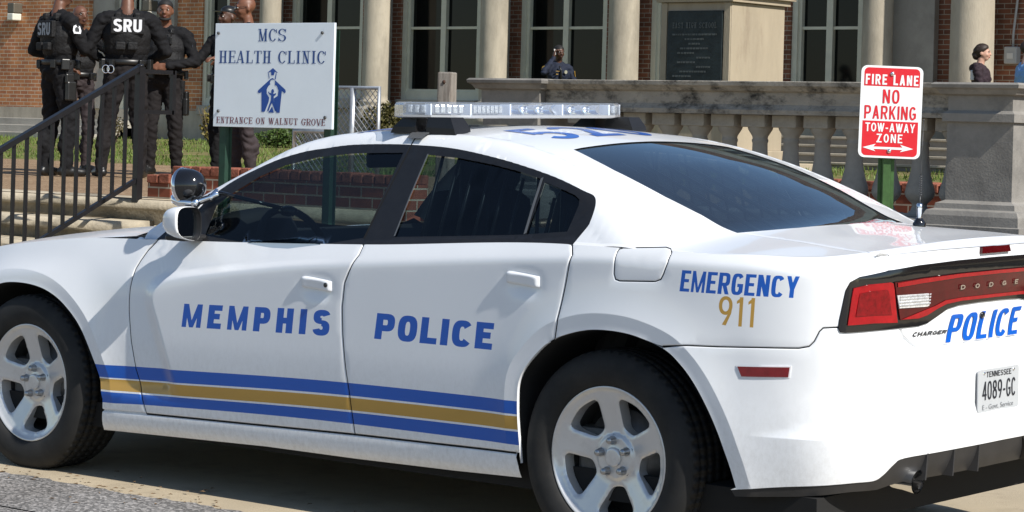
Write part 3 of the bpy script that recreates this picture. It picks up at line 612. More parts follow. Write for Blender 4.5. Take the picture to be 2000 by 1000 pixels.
shut_line(gf, door1); shut_line(gd, door2); shut_line(gr, door2); shut_line(rt[1:3]+[rt[2]], door1, .006); shut_line([rt[2]]+rt[3:], door2, .006)
rocker = wmesh('rocker_panel', [[(2.572, .284)]+rt[1:]+[(.386, .29)]+rb[::-1]+[(2.59, .205)]], paint, car)
quarter = wmesh('quarter_panel', [gr[::-1]+top(.16, -1.1237)[1:]+B['spoiler_gap'][::-1][1:]+HO[5:11]+B['bumper_gap'][::-1][1:-1]+[(-.263, .757)]+AR[30:50][::-1]], paint, car, holes=[B['fuel']], detail=True, decals=DQ)
fuel = wmesh('fuel_door', [B['fuel']], paint, car)
# lower edge turned under, wheel house liners
def strip(name, P, offs, m, parent, closed=False):
    D = np.array(dens(P, .02, closed)); rows = []
    for o_, y0 in offs:
        q = W(D[:, 0], D[:, 1], False, o_)
        if y0 is not None: q = np.stack([q[:, 0], np.full(len(q), y0), q[:, 2]], 1)
        rows.append(q)
    n = len(D); F = [(i*n+k, i*n+k+1, (i+1)*n+k+1, (i+1)*n+k) for i in range(len(rows)-1) for k in range(n-1)]
    o = mesh_obj(name, np.vstack(rows), F, m, parent); return o
strip('arch_lip', AR, [(0, None), (-.004, None), (-.014, None)], paint, quarter); strip('arch_lip', AF, [(0, None), (-.004, None), (-.014, None)], paint, fender)
liner = mat('wheel_house_liner', (.006, .006, .006), .9)
l1 = strip('wheel_liner', [(x, z+.0) for x, z in AR], [(-.012, None), (-.03, None), (0, .50)], liner, car); l2 = strip('wheel_liner', AF, [(-.012, None), (-.03, None), (0, .50)], liner, car)
for o in (fender, rocker, quarter, l1, l2): mirrored(o)

# rear: bumper, boot lid, lamps
bb = [tuple(p) for p in cat(B['bumper_bot'][:-1], 4)]
bumper = wmesh('rear_bumper', [[(-.263, .752)]+B['bumper_gap'][1:-1]+[(-.8856, .8471), (-.892, .8353)]+HO[12:15]+LIP[:4]+[(-1.4253, .7653), (SR, .7653), (SR, .428)]+bb[:-2][::-1]+[(-.536, .315)]+AR[55:97][::-1]], paint, car, both=True, detail=True)
diff = mat('black_bumper_plastic', (.022, .021, .021), .55, 0, .2, 14)
lower = [(-.53, .285), (-.74, .300), (-.95, .318), (-1.06, .318), (-1.12, .330), (-1.18, .338), (SR, .342)]
dpan = wmesh('rear_diffuser', [[p for p in bb[:-2]]+[(SR, .428)]+lower[::-1]], diff, car, off=-.004, both=True, groove=False, skirt=.05)
for s_ in (-1.27, -1.42, -1.57):
    for sg in (1, -1):
        a = W(np.array([s_, s_+.03, s_+.01]), np.array([.425, .34, .335]), False, .0); b2 = W(np.array([s_+.006, s_+.036, s_+.016]), np.array([.425, .34, .335]), False, .0)
        mb = MB(); k = np.array([1, sg, 1]); q = [a[0]*k, (a[1]+[-.035, 0, 0])*k, (a[1]+[.05, 0, 0])*k]; q2 = [b2[0]*k, (b2[1]+[-.035, 0, 0])*k, (b2[1]+[.05, 0, 0])*k]
        mb.faces(q+q2, [(0, 1, 2), (5, 4, 3), (0, 3, 4, 1), (1, 4, 5, 2), (2, 5, 3, 0)]); mb.build('fin', diff, dpan)
for sg in (1, -1):
    mb = MB(); mb.tube([(-.70, .50*sg, .345), (-.90, .50*sg, .342), (-.968, .50*sg, .335)], [.034, .036, .040], 20, caps=False); mb.tube([(-.968, .50*sg, .335), (-.72, .50*sg, .345)], [.0345, .032], 20, caps=False); mb.build('exhaust_pipe', chrome, car, fix=False)
_deckedge = [(-.375, 0), (-.365, .12), (-.345, .28), (-.318, .42)]+TG[:-1]+[(-.905, .655), (float(_spg[0]), float(_spg[1]))]
_m = (_sp < B['spoiler_gap'][-1][0]-.01) & (_rim[:, 1] > .005); _rr = [tuple(p) for p in _rim[_m]][::-1]
TGL = []; RIML = []
for k_ in (.008, .018, .03, .045):
    for m_ in ((_sp > SR+.03) & (_sp < 2.3) & (_rim[:, 1] > .01),):
        q_ = (_pt-_nt*(dW(_sp, ztop(_sp))+k_)[:, None])[m_]; q_ = q_[q_[:, 1] > .01]; RIML += [[tuple(p) for p in q_], [(x, -y) for x, y in q_]]
for k_ in (-.007, -.004, -.002, .002, .004, .007):
    t_ = np.array(dens(TG, .02, False)); g_ = np.gradient(t_, axis=0); g_ /= np.linalg.norm(g_, axis=1)[:, None]; q_ = t_+np.stack([-g_[:, 1], g_[:, 0]], 1)*k_; TGL += [[tuple(p) for p in q_], [(x, -y) for x, y in q_]]
decku = uarr([sym(_deckedge+_rr+[(float(_rim[_m][0][0]), 0.)])], lines=TGL+RIML, h=.018, hb=.012)
hs = warr([B['spoiler_gap'][:1]+HO[1:4][::-1][:3]+[(SR, 1.0487)]+top(SR, -1.1237)+[B['spoiler_gap'][1]]])
hs2 = (hs[0]*[1, -1, 1], hs[1][:, ::-1], hs[2]*[1, -1, 1])
tf = [HO[14]]+HO[15:20]+[HO[20], (SR, .8984), (SR, .7653), (-1.4253, .7653)]+LIP[:4][::-1]
trunk = wmesh('trunk_lid', [tf], paint, car, both=True)
ex = [decku, hs, hs2]; V = np.vstack([e[0] for e in ex]); n0 = np.cumsum([0]+[len(e[0]) for e in ex]); F = np.vstack([e[1]+n0[i] for i, e in enumerate(ex)]); Nn = np.vstack([e[2] for e in ex])
deck = mesh_obj('spoiler_deck', V, F, paint, trunk, Nn)
hpoly = [(SR, 1.0487)]+HO[2:21]+[(SR, .8984)]
house = wmesh('tail_lamp_panel', [hpoly], gloss_black, car, off=.005, both=True, groove=False, skirt=.012)
lo_ = B['lamp_outer']
lm = wmesh('tail_lamp', [lo_], red_lens, car, off=.010, groove=False, skirt=.006, h=.02); mirrored(lm)
def inset(P, k):
    P = np.array(P); c = P.mean(0); return [tuple(p) for p in c+(P-c)*np.array(k)]
l_in = wmesh('reflector', [inset(lo_, (.72, .62))], mat('lamp_reflector', (.17, .001, .004), .25, 0, .35, 60, .35, .2), lm, off=.0125, groove=False, skirt=.003)
lt, lb = B['lamp_top'], B['lamp_bot']
cl = wmesh('tail_lamp', [lt[:3]+[(SR, 1.0052)]+[(SR, .9094)]+lb[:-2][::-1]], dark_red, car, off=.010, both=True, groove=False, skirt=.006, h=.03)
wmesh('lamp_edge', [[(-1.131, .9865), (-1.2625, .9955), (-1.4844, 1.0025), (SR, 1.004), (SR, .992), (-1.4844, .990), (-1.2625, .980), (-1.134, .972)]], red_lens, cl, off=.0125, both=True, groove=False)
wmesh('lamp_edge', [[(-1.165, .8655), (-1.2625, .864), (-1.3127, .872), (-1.3723, .8915), (-1.4206, .9035), (-1.5102, .910), (SR, .911), (SR, .922), (-1.5102, .921), (-1.4106, .916), (-1.35, .9)]], red_lens, cl, off=.0125, both=True, groove=False)
rv = wmesh('reversing_lamp', [B['reverse']], white_lens, car, off=.0135, groove=False, skirt=.004, h=.012)
mbg = [(a, b) for a in np.linspace(-1.145, -1.31, 13) for b in (.912, .922, .932, .941)]
vv = []; ff = []
for a, b in mbg:
    q = W(np.array([a, a-.010, a-.010, a]), np.array([b-.003, b-.003, b+.003, b+.003]), False, .0155); n = len(vv); vv += list(q); vv.append(q.mean(0)+(q.mean(0)-np.array([0, 0, q.mean(0)[2]]))*.004); ff += [(n+1, n, n+4), (n+2, n+1, n+4), (n+3, n+2, n+4), (n, n+3, n+4)]
mesh_obj('lamp_facets', vv, ff, white_lens, rv, smooth=False); mirrored(rv)
ch_ = wmesh('brake_lamp', [[(-1.625, 1.087), (SR*2+1.625, 1.087), (SR*2+1.618, 1.064), (-1.618, 1.064)]], dark_red, trunk, off=.012, groove=False, skirt=.02)
mk = wmesh('side_marker', [B['marker']], mat('marker_lens', (.17, .004, .008), .15, 0, .2, 40, .5, 1), car, off=.004, groove=False, skirt=.008)
wmesh('marker_rim', [inset(B['marker'], (1.06, 1.22))], paint, mk, off=.002, groove=False, skirt=.006); mirrored(mk)

# writing and stripes
def wtext(name, q, text, m, parent, off=.0008, h=.02, groove=False, **k):
    v, f = text_tris(text, h=h, **k); u = bilin(q, v); V = W(u[:, 0], u[:, 1], groove, off); Nn = -normals(lambda a, b: W(a, b, groove, off), u[:, 0], u[:, 1])
    return mesh_obj(name, V, f, m, parent, Nn)
wtext('lettering', B['q_trunkpolice'], 'POLICE', blue_vinyl, trunk, off=.004, w=.50, t=.175, th=.15, gap=.10, p=3.0)
wtext('lettering', B['q_model'], 'CHARGER', steel, trunk, off=.004, w=.8, t=.2, th=.22, gap=.10)
wtext('lettering', B['q_make'], 'DODGE', chrome, house, off=.016, w=.75, t=.16, th=.2, gap=1.75)
keyhole = mat('keyhole_dark', (.02, .02, .02), .4)

# door handles
def handle(c, parent, lock):
    n = 18; m_ = 10; L_, Hh = .158, .047; V = []; F = []
    for j in range(m_+1):
        for i in range(n+1):
            u = i/n*2-1; v = j/m_*2-1; k = (1-abs(u)**5)*(1-abs(v)**4); s_ = c[0]+u*L_/2; z_ = c[1]+v*Hh/2*(1-.12*abs(u)**3)+.006*u
            V.append(W(np.array([s_]), np.array([z_]), False, -.002+.0205*max(k, 0)**.40)[0])
    for j in range(m_):
        for i in range(n): a = j*(n+1)+i; F.append((a+1, a, a+n+1, a+n+2))
    o = mesh_obj('handle', V, F, paint, parent)
    if lock:
        p = W(np.array([c[0]-.058]), np.array([c[1]]), False, .0165)[0]; mb = MB(); mb.tube([p, p+np.array([0, .004, 0])], .0085, 14); mb.build('keyhole', keyhole, parent)
handle((1.362, .866), door1, True); handle((.352, .942), door2, False)
for o in (door1, door2): mirrored(o)

shut_line([(-.262, .758)]+B['bumper_gap'][1:], quarter, .0034, -.0025); shut_line(B['fuel']+B['fuel'][:1], fuel, .003, -.0028)
_lockp = W(np.array([-1.66]), np.array([.853]), False, .004)[0]; mb = MB(); mb.tube([_lockp, _lockp+np.array([-.006, 0, 0])], .011, 16); mb.build('lock', gloss_black, trunk)
# roof, glass, trims
trim = [(2.335, float(yrim(2.335)))]+[tuple(p) for p in cat([(2.26, .79)]+B['trim'], 4)]+[(.152, float(yrim(.152)))]
trim_full = trim+rimx(.152, 2.335)[1:-1]
trim_hole = trim[:1]+trim[1:-1]+[trim[-1], (.152, .95), (2.335, .95)]
fg = B['gl_front']+B['gl_front_bot']; rg = B['gl_rear']+B['gl_rear_bot']+B['gl_rear_f']; qg = B['gl_quart']+[(.43, .8435)]
_rx, _ry = B['gl_rear'][-1]; qg = B['gl_quart'][:-1]+[(B['gl_quart'][-1][0], _ry+.001), (_rx-.014, _ry+.0005)]
ws = [(1.80, 0), (1.80, .40), (1.815, .53), (1.95, .578), (2.1, .635), (2.25, .70), (2.42, .775), (2.58, .74), (2.70, .52), (2.765, .25), (2.785, 0)]
bl = [(.505, 0), (.503, .16), (.5005, .30), (.4979, .4856), (.3735, .5229), (.2599, .5489), (.1631, .5556), (.0246, .5596), (-.1171, .5500), (-.2688, .5419), (-.3092, .4157), (-.3431, .2765), (-.358, .1094), (-.365, 0)]
_l = B['bl_left']; bl = [(.507, 0), (.505, .16), (.502, .31), (_l[6][0]+.004, _l[6][1]-.05)]+[tuple(q) for q in _l[::-1]]+[B['bl_bot'][0], B['bl_bot'][1], (-.360, .11), (-.368, 0)]
bl = bl[::-1]
hoodr = [(2.87, 0), (2.855, .3), (2.79, .55), (2.66, .72), (2.50, .82), (2.40, float(yrim(2.40)))]
big = sym(hoodr+rimx(2.40, float(_spg[0]))[1:-1]+[(float(_spg[0]), float(_spg[1]))]+_deckedge[::-1][1:])
neg = lambda P: [(x, -y) for x, y in P[::-1]]
cowl = sym(hoodr[:-1]+[(2.42, .80)]+ws[6:][0:])
roof = umesh('roof', [big], paint, car, holes=[trim_hole, neg(trim_hole), sym(ws), sym(bl), sym(hoodr[:-1]+[(2.40, .86)]+ws[6:])], lines=TGL+RIML, h=.018, hb=.012)
umesh('headliner', [sym([(1.78, 0), (1.78, .5), (1.5, .545), (.9, .56), (.55, .56), (.52, 0)])], dark_in, car, off=-.03, h=.08, hb=.05)
umesh('cowl', [sym(hoodr[:-1]+[(2.42, .84)]+ws[6:])], grey_plastic, car, off=-.012, h=.04)
rimf = [tuple(p) for p in _rim[(_rim[:, 0] > 2.40) & (_rim[:, 1] > .005)]]
hood = umesh('hood', [sym(hoodr+rimf+[(float(_rim[_rim[:, 1] > .005][-1][0]), 0.)])], paint, car, h=.05)
front = wmesh('front_bumper', [[(3.62, .30)]+[(SF, .30)]+top(SF, 3.62)], paint, car, both=True, h=.06)
def tglass(name, P, m, parent, off, hb=.02): return umesh(name, [P], m, parent, off=off, h=.04, hb=hb)
for sg in (1, -1):
    fl = (lambda P: P) if sg == 1 else neg
    tr = umesh('window_trim', [fl(trim_full)], blackp, car, holes=[fl(fg), fl(rg), fl(qg)], h=.02, hb=.01)
    tglass('window', fl(fg), side_glass, car, -.006); tglass('window', fl(rg), side_glass, car, -.006); tglass('window', fl(qg), side_glass, car, -.006)
    def ribbon(P, wd, m, nm, off=.003):
        P = np.array(dens(P, .02, False)); t = np.gradient(P, axis=0); t /= np.linalg.norm(t, axis=1)[:, None]; nn = np.stack([-t[:, 1], t[:, 0]], 1)*wd/2
        Q = [tuple(p) for p in P+nn]+[tuple(p) for p in (P-nn)[::-1]]; a = umesh(nm, [fl(Q)], m, tr, off=off, h=9, hb=.02); return a
    ribbon([B['gl_rear'][0], B['gl_rear_f'][0], B['gl_rear_bot'][-1]], .007, seal, 'seal'); ribbon([(x-.007, y) for x, y in B['gl_rear'][4:7]], .011, seal, 'seal')
    ribbon([(1.163, .597), (1.170, .72), (1.176, .868)], .007, mat('gap_black', (.002, .002, .002), .9), 'gap', .0012)
    ribbon([(2.20, .752), (2.155, .80), (2.12, .838)], .010, seal, 'seal')
windscreen = tglass('windscreen', sym(ws), clear_glass, car, -.004, .03)
backglass = tglass('rear_window', sym(bl), back_glass, car, -.004, .03)
fr_ = [(x, y-.0) for x, y in bl if y > .2]
umesh('glass_border', [sym(bl)], gloss_black, backglass, holes=[sym([(x*(1)+(.018 if x < 0 else -.018), max(0, y*.955)) for x, y in bl])], off=-.009, h=.03)

# under the skin: cabin, seats, dash, bars
mb = MB(); mb.box((-.80, -.84, .20), (3.75, .84, .30)); mb.box((.43, -.86, .28), (2.50, .86, .50)); under = mb.build('underbody', mat('underbody_black', (.006, .006, .006), .9), car)
mb = MB(); mb.box((.5, .80, .45), (2.45, .82, .96)); mb.box((.5, -.82, .45), (2.45, -.80, .96)); mb.box((-.35, -.60, .5), (.12, .60, 1.06)); mb.box((2.5, -.8, .45), (2.55, .8, .93)); mb.build('cabin_lining', dark_in, car)
mb = MB(); mb.prism([(2.58, -.74, .60), (2.72, -.6, .97), (2.28, -.72, 1.00), (2.1, -.74, .93), (2.08, -.74, .60)], (0, 1.46, 0)); mb.tube([(2.30, .16, .99), (2.24, .25, 1.035), (2.22, .38, 1.05), (2.24, .51, 1.035), (2.30, .6, .99)], .055, 10); mb.build('dashboard', dark_in, car)
mb = MB(); th_ = np.linspace(0, 2*math.pi, 29); mb.tube([(2.02+.075*math.sin(a), .38+.185*math.cos(a), .93+.17*math.sin(a)) for a in th_], .015, 8, caps=False); mb.box((2.0, .30, .88), (2.06, .46, .97), .02); mb.tube([(2.03, .20, .93), (2.03, .56, .93)], .014, 8); mb.build('steering_wheel', dark_in, car)
for y in (.38, -.38):
    mb = MB(); mb.box((1.15, y-.25, .48), (1.70, y+.25, .64), .05); mb.box((-.09, -.24, 0), (.06, .24, .62), .05, M=Matrix.Translation((1.20, y, .62)) @ Matrix.Rotation(R(-16), 4, 'Y'))
    mb.box((-.06, -.14, 0), (.05, .14, .19), .04, M=Matrix.Translation((1.0, y, 1.22)) @ Matrix.Rotation(R(-10), 4, 'Y')); mb.build('seat', dark_in, car)
mb = MB(); mb.box((.22, -.66, .46), (.72, .66, .62), .05); mb.box((-.07, -.66, 0), (.07, .66, .56), .05, M=Matrix.Translation((.24, 0, .60)) @ Matrix.Rotation(R(-24), 4, 'Y')); mb.build('rear_seat', dark_in, car)
bars = mat('black_steel_bar', (.03, .032, .035), .4, .4)
mb = MB()
for y in np.linspace(-.60, .60, 9): mb.tube([(.96, y, .62), (.93, y, 1.36)], .008, 6)
mb.tube([(.945, -.62, 1.0), (.945, .62, 1.0)], .012, 6); mb.build('partition', bars, car)
for sg in (1, -1):
    mb = MB()
    for x in np.linspace(.34, 1.0, 9):
        zt = 1.36-.22*max(0, (.95-x)/.7)**1.5; mb.tube([(x, .77*sg, .99), (x-.01, (.77-.40*(zt-1.03))*sg, zt)], .0065, 6)
    mb.build('window_bars', bars, car)
mb = MB()
for y in np.linspace(-.46, .46, 8): mb.tube([(-.20, y, 1.07), (.42, y*.92, 1.33)], .008, 6)
mb.build('rear_window_bars', bars, car)
mb = MB(); mb.box((1.86, -.11, 1.27), (1.89, .11, 1.335), .012); mb.tube([(1.87, 0, 1.33), (1.85, 0, 1.40)], .01, 6); mb.build('inside_mirror', dark_in, car)
mb = MB(); mb.box((-.33, -.5, 1.055), (.2, .5, 1.075)); mb.build('parcel_shelf', dark_in, car)

# wing mirror and spotlight
def wing_mirror():
    c = np.array([2.062, .955, 1.064]); hw, hh = .067, .063; V = []; n = 28; rows = [(-.040, .985, .985), (-.052, 1.0, 1.0), (-.030, 1.03, 1.03), (.02, 1.0, .99), (.06, .90, .86), (.09, .70, .64), (.105, .40, .36), (.110, .05, .05)]
    for dx, a, b in rows:
        for k in range(n):
            t = 2*math.pi*k/n; cx, sx = math.cos(t), math.sin(t); q = (abs(cx)**3.4+abs(sx)**3.4)**(-1/3.4); y = cx*q*hw*a; z = sx*q*hh*b
            V.append(c+np.array([dx*.75-.10*y*.55, y, z*(1-.10*(y/hw))+.008*y/hw]))
    F = [(i*n+k, i*n+(k+1) % n, (i+1)*n+(k+1) % n, (i+1)*n+k) for i in range(len(rows)-1) for k in range(n)]
    mi = [1 if i < 1 else 0 for i in range(len(rows)-1) for k in range(n)]
    o = mesh_obj('wing_mirror', V, F, [paint, blackp], car, mi=mi)
    ring = V[:n]; m_ = c+np.array([-.010, 0, 0]); gl = [m_+(p-m_)*np.array([1, .90, .90])+np.array([.012, 0, 0]) for p in ring]
    fr = list(ring)+gl; mesh_obj('mirror_frame', fr, [(k, (k+1) % n, n+(k+1) % n, n+k) for k in range(n)], blackp, o)
    mesh_obj('mirror_glass', gl, [tuple(range(n))[::-1]], mat('mirror_glass', (.30, .33, .35), .04, 1.0), o, smooth=False)
    mb = MB(); mb.box((2.05, .835, .992), (2.16, .96, 1.016), .008); mb.build('mirror_foot', blackp, o)
    return o
wm = wing_mirror(); mirrored(wm)
def spotlight():
    base = np.array([2.075, .755, 1.178]); mb = MB()
    hd = np.array([2.165, .825, 1.203])
    prof = [(0.0, -.066), (.027, -.061), (.049, -.046), (.063, -.019), (.070, .010), (.0715, .026)]
    Mx = Matrix.Translation(Vector(hd)) @ Matrix.Rotation(R(8), 4, 'Z') @ Matrix.Rotation(R(97), 4, 'Y')
    n = 28; V = []; 
    for r, h in prof:
        for k in range(n): a = 2*math.pi*k/n; V.append(tuple(Mx @ Vector((r*math.cos(a), r*math.sin(a), h))))
    F = [(i*n+k, i*n+(k+1) % n, (i+1)*n+(k+1) % n, (i+1)*n+k) for i in range(len(prof)-1) for k in range(n)]
    o = mesh_obj('spotlight', V, F, gloss_black, car)
    V = []; pr = [(.072, .019), (.0755, .028), (.072, .037), (.065, .039)]
    for r, h in pr:
        for k in range(n): a = 2*math.pi*k/n; V.append(tuple(Mx @ Vector((r*math.cos(a), r*math.sin(a), h))))
    mesh_obj('bezel', V, [(i*n+k, i*n+(k+1) % n, (i+1)*n+(k+1) % n, (i+1)*n+k) for i in range(3) for k in range(n)], chrome, o)
    mb.lathe([(.0, 0), (.067, 0)], (0, 0, 0), 24); mb.bm.transform(Mx @ Matrix.Translation((0, 0, .036))); mb.build('lens', white_lens, o)
    mb = MB(); e = hd+np.array([.015, .025, -.055])
    mb.tube([e+np.array([.045, .01, .012]), e+np.array([.03, .012, .0]), e+np.array([0, .005, -.012]), e+np.array([-.05, -.01, -.014]), base+np.array([.03, .012, -.022]), base], [.010, .019, .021, .015, .014, .019], 14)
    mb.ball(tuple(e+np.array([-.06, -.015, -.012])), .020, 14); mb.ball(tuple(base+np.array([.03, .012, -.022])), .018, 12); mb.build('arm', chrome, o)
    mb = MB(); mb.tube([base, base+np.array([-.20, -.16, -.06])], .008, 8); mb.ball(tuple(base+np.array([-.22, -.17, -.07])), (.05, .025, .022), 12); mb.build('grip', gloss_black, o)
spotlight()

# light bar across the roof
bar_clear = glass_mat('clear_polycarbonate', (.90, .93, .97), (1, 1, 1), 1.5, .02)
_mtree = bar_clear.node_tree; _mdiff = _mtree.nodes.new('ShaderNodeBsdfDiffuse'); _mdiff.inputs[0].default_value = (.80, .86, .95, 1); _x = _mtree.nodes.new('ShaderNodeMixShader'); _x.inputs[0].default_value = .10
_o = _mtree.nodes['Material Output']; _l = _o.inputs[0].links[0].from_socket; _mtree.links.new(_l, _x.inputs[1]); _mtree.links.new(_mdiff.outputs[0], _x.inputs[2]); _mtree.links.new(_x.outputs[0], _o.inputs[0])
def light_bar():
    pl = [(1.05, .43), (1.13, .565), (1.24, .60), (1.33, .55), (1.39, .43)]; P = pl+[(x, -y) for x, y in pl[::-1]]; z0, z1 = 1.487, 1.547
    Vn = [(x, y) for x, y in P]; cx = 1.22
    def loop(z, k): return [(cx+(x-cx)*k, y*(k if k == 1 else 1-(1-k)*.4), z) for x, y in Vn]
    mb = MB(); L_ = [loop(z0+.012, 1), loop(z1-.012, 1), loop(z1-.003, .975), loop(z1, .93)]; n = len(Vn)
    V = [q for l in L_ for q in l]; F = [(i*n+k, i*n+(k+1) % n, (i+1)*n+(k+1) % n, (i+1)*n+k) for i in range(3) for k in range(n)]+[tuple(3*n+k for k in range(n))]
    mb.faces(V, F); o = mb.build('light_bar', bar_clear, car)
    mb = MB(); V = [q for l in (loop(z0, .93), loop(z0+.004, 1.0), loop(z0+.012, 1.004)) for q in l]; F = [(i*n+k, i*n+(k+1) % n, (i+1)*n+(k+1) % n, (i+1)*n+k) for i in range(2) for k in range(n)]+[tuple(range(n))[::-1]]
    mb.faces(V, F); mb.build('base', mat('silver_extrusion', (.62, .64, .67), .35, .6), o)
    mb = MB(); mb.box((1.09, -.50, z0+.008), (1.35, .50, z0+.016)); mb.box((1.16, -.54, z0+.016), (1.28, .54, z1-.010)); mb.build('tray', mat('silver_tray', (.40, .42, .46), .35, .5), o)
    refl = mat('bright_reflector', (.86, .88, .92), .06, 1.0); lens = mat('led_module', (.62, .65, .70), .12, .4, .5, 160)
    for k in range(6):
        y = .155-k*.092+(-.012 if k > 2 else .0); mb = MB(); m_ = 8; V = []
        for j in range(5):
            for i in range(m_+1):
                u = i/m_*2-1; v = j/4*2-1; V.append((1.075+.045*(1-u*u)*.9+.02*(1-v*v), y+u*.042, z0+.034+v*.018))
        mb.faces(V, [(j*(m_+1)+i, j*(m_+1)+i+1, (j+1)*(m_+1)+i+1, (j+1)*(m_+1)+i) for j in range(4) for i in range(m_)], True)
        mb.ball((1.10, y, z0+.034), (.012, .006, .014), 8); mb.build('reflector', refl, o, fix=False)
    for (a, b) in (((1.068, .405), (1.068, .235)), ((1.075, .445), (1.135, .545)), ((1.15, .565), (1.235, .582)), ((1.068, -.40), (1.068, -.42)), ((1.08, -.45), (1.14, -.55))):
        a = np.array([*a, 0]); b = np.array([*b, 0]); d = (b-a)/np.linalg.norm(b-a); nn = np.array([-d[1], d[0], 0]); L2 = np.linalg.norm(b-a)
        if L2 < .05: continue
        mb = MB(); k = max(2, int(L2/.022))
        for i in range(k):
            p = a+d*L2*(i+.5)/k; Mx = Matrix((( d[0], nn[0], 0, p[0]), (d[1], nn[1], 0, p[1]), (0, 0, 1, z0+.034), (0, 0, 0, 1))); mb.box((-.0085, -.006, -.015), (.0085, .006, .015), .003, M=Mx)
        mb.build('led_module', lens, o)
    mb = MB()
    for y in (.165+.04, -.105, -.395, .43):
        mb.box((1.052, y-.004, z0+.012), (1.10, y+.004, z1-.006))
    for s_ in (1, -1): mb.box((1.132, .562*s_-.004, z0+.012), (1.16, .562*s_+.004, z1-.006))
    mb.build('divider', mat('frosted_divider', (.78, .82, .88), .3, 0, 0, 6, .5), o)
    for s_ in (1, -1):
        for t0, t1, b0, b1 in ((1.245, 1.180, 1.305, 1.176), (1.122, 1.01, 1.122, .975)):
            mb = MB(); y = .53*s_; zz = [float(U(np.array([xx]), np.array([y]), groove=False)[0, 2]) for xx in (b0, b1)]; k = .022
            a = [(t0+k, y-.035, z0+.004), (t1+k, y-.035, z0+.004), (t1+k, y+.035, z0+.004), (t0+k, y+.035, z0+.004)]; m1 = [(b0+k+(t0-b0)*.25, y-.045, zz[0]+.022), (b1+k+(t1-b1)*.25, y-.045, zz[1]+.022), (b1+k+(t1-b1)*.25, y+.045, zz[1]+.018), (b0+k+(t0-b0)*.25, y+.045, zz[0]+.018)]
            b = [(b0+k, y-.038, zz[0]+.006), (b1+k, y-.038, zz[1]+.006), (b1+k, y+.045, zz[1]-.006), (b0+k, y+.045, zz[0]-.006)]
            F = [(0, 1, 2, 3), (8, 11, 10, 9)]+[(4*i+q, 4*i+(q+1) % 4, 4*i+4+(q+1) % 4, 4*i+4+q) for i in range(2) for q in range(4)]
            mb.faces(a+m1+b, F); mb.build('mounting_foot', blackp, o)
        P = [(1.217, .53*s_), (1.13, .53*s_), (1.127, .61*s_), (1.215, .605*s_)]; V, F, Nn = uarr([P if s_ > 0 else P[::-1]], off=.0025, h=.03); mesh_obj('strap', V, F, seal, o, Nn)
    o.location.x = -.022; o.scale.y = 1.03
    return o
light_bar()

# numbers on the roof, antenna, plate
def utext(name, q, text, m, parent, off=.0018, h=.15, **k):
    v, f = text_tris(text, h=h, **k); u = bilin(q, v); return mesh_obj(name, U(u[:, 0], u[:, 1], off), f, m, parent, normals(lambda a, b: U(a, b, off), u[:, 0], u[:, 1]))
utext('lettering', [(.63, .405), (.63, -.235), (.925, -.235), (.925, .405)], '520', blue_vinyl, roof, w=.62, t=.17, th=.15, gap=.16)
utext('lettering', [(1.56, .535), (1.56, .30), (1.24, .30), (1.24, .535)][::-1][::1], '1', blue_vinyl, roof, w=.6, t=.3, th=.2, gap=.1)
mb = MB(); p = np.array([-.46, -.335, float(U(np.array([-.46]), np.array([-.335]))[0, 2])])
mb.lathe([(.024, 0), (.024, .012), (.017, .022), (.012, .03)], tuple(p), 18); ant = mb.build('antenna', gloss_black, car)
mb = MB(); mb.lathe([(.0095, .03), (.0095, .062), (.011, .066), (.011, .082), (.004, .085)], tuple(p), 14); mb.build('base', chrome, ant)
mb = MB(); tt = np.linspace(0, 1, 90); lean = np.array([.010, -.035, 0])
mb.tube([p+np.array([.0048*math.cos(t*9*2*math.pi), .0048*math.sin(t*9*2*math.pi), .112+t*.075])+lean*.3 for t in tt], .0016, 6); mb.tube([p+np.array([0, 0, .08]), p+np.array([0, 0, .115])+lean*.3], .002, 6)
mb.tube([p+np.array([0, 0, .185])+lean*.3, p+np.array([0, 0, .385])+lean*1.1], [.0014, .0009], 6); mb.ball(tuple(p+np.array([0, 0, .387])+lean*1.1), .0035, 8); mb.build('whip', steel, ant)
def plate():
    xq = float(W(np.array([SR]), np.array([.60]))[0, 0])-.010; z0, z1 = .528, .672
    m = mat('plate_white', (.44, .46, .48), .35, 0, .04, 8); P = rrect(-.140, z0, .140, z1, .012)
    mb = MB(); mb.prism([(xq, -y, z) for y, z in P], (.004, 0, 0)); o = mb.build('license_plate', m, car)
    Q = lambda a, b, c, d: [(xq, a, c), (xq, b, c), (xq, b, d), (xq, a, d)]
    ink = mat('plate_ink', (.01, .012, .02), .5)
    flat_text('lettering', '4089-GC', Q(.112, -.115, .569, .632), ink, o, off=.002, w=.52, t=.125, th=.11, gap=.13, p=2.4)
    flat_text('lettering', 'TENNESSEE', Q(.085, -.085, .645, .664), ink, o, w=.7, t=.15, th=.15, gap=.15)
    font_flat('lettering', 'E - Govt. Service', Q(.11, -.10, .536, .553), mat('plate_grey_ink', (.2, .21, .23), .5), o)
    for y in (.10, -.10):
        for z in (z1-.012,): mb = MB(); mb.tube([(xq-.003, y, z), (xq+.002, y, z)], .005, 10); mb.build('screw', chrome, o)
    mb = MB(); mb.box((xq+.006, -.19, .50), (xq+.03, .19, .70), .01)
    return o
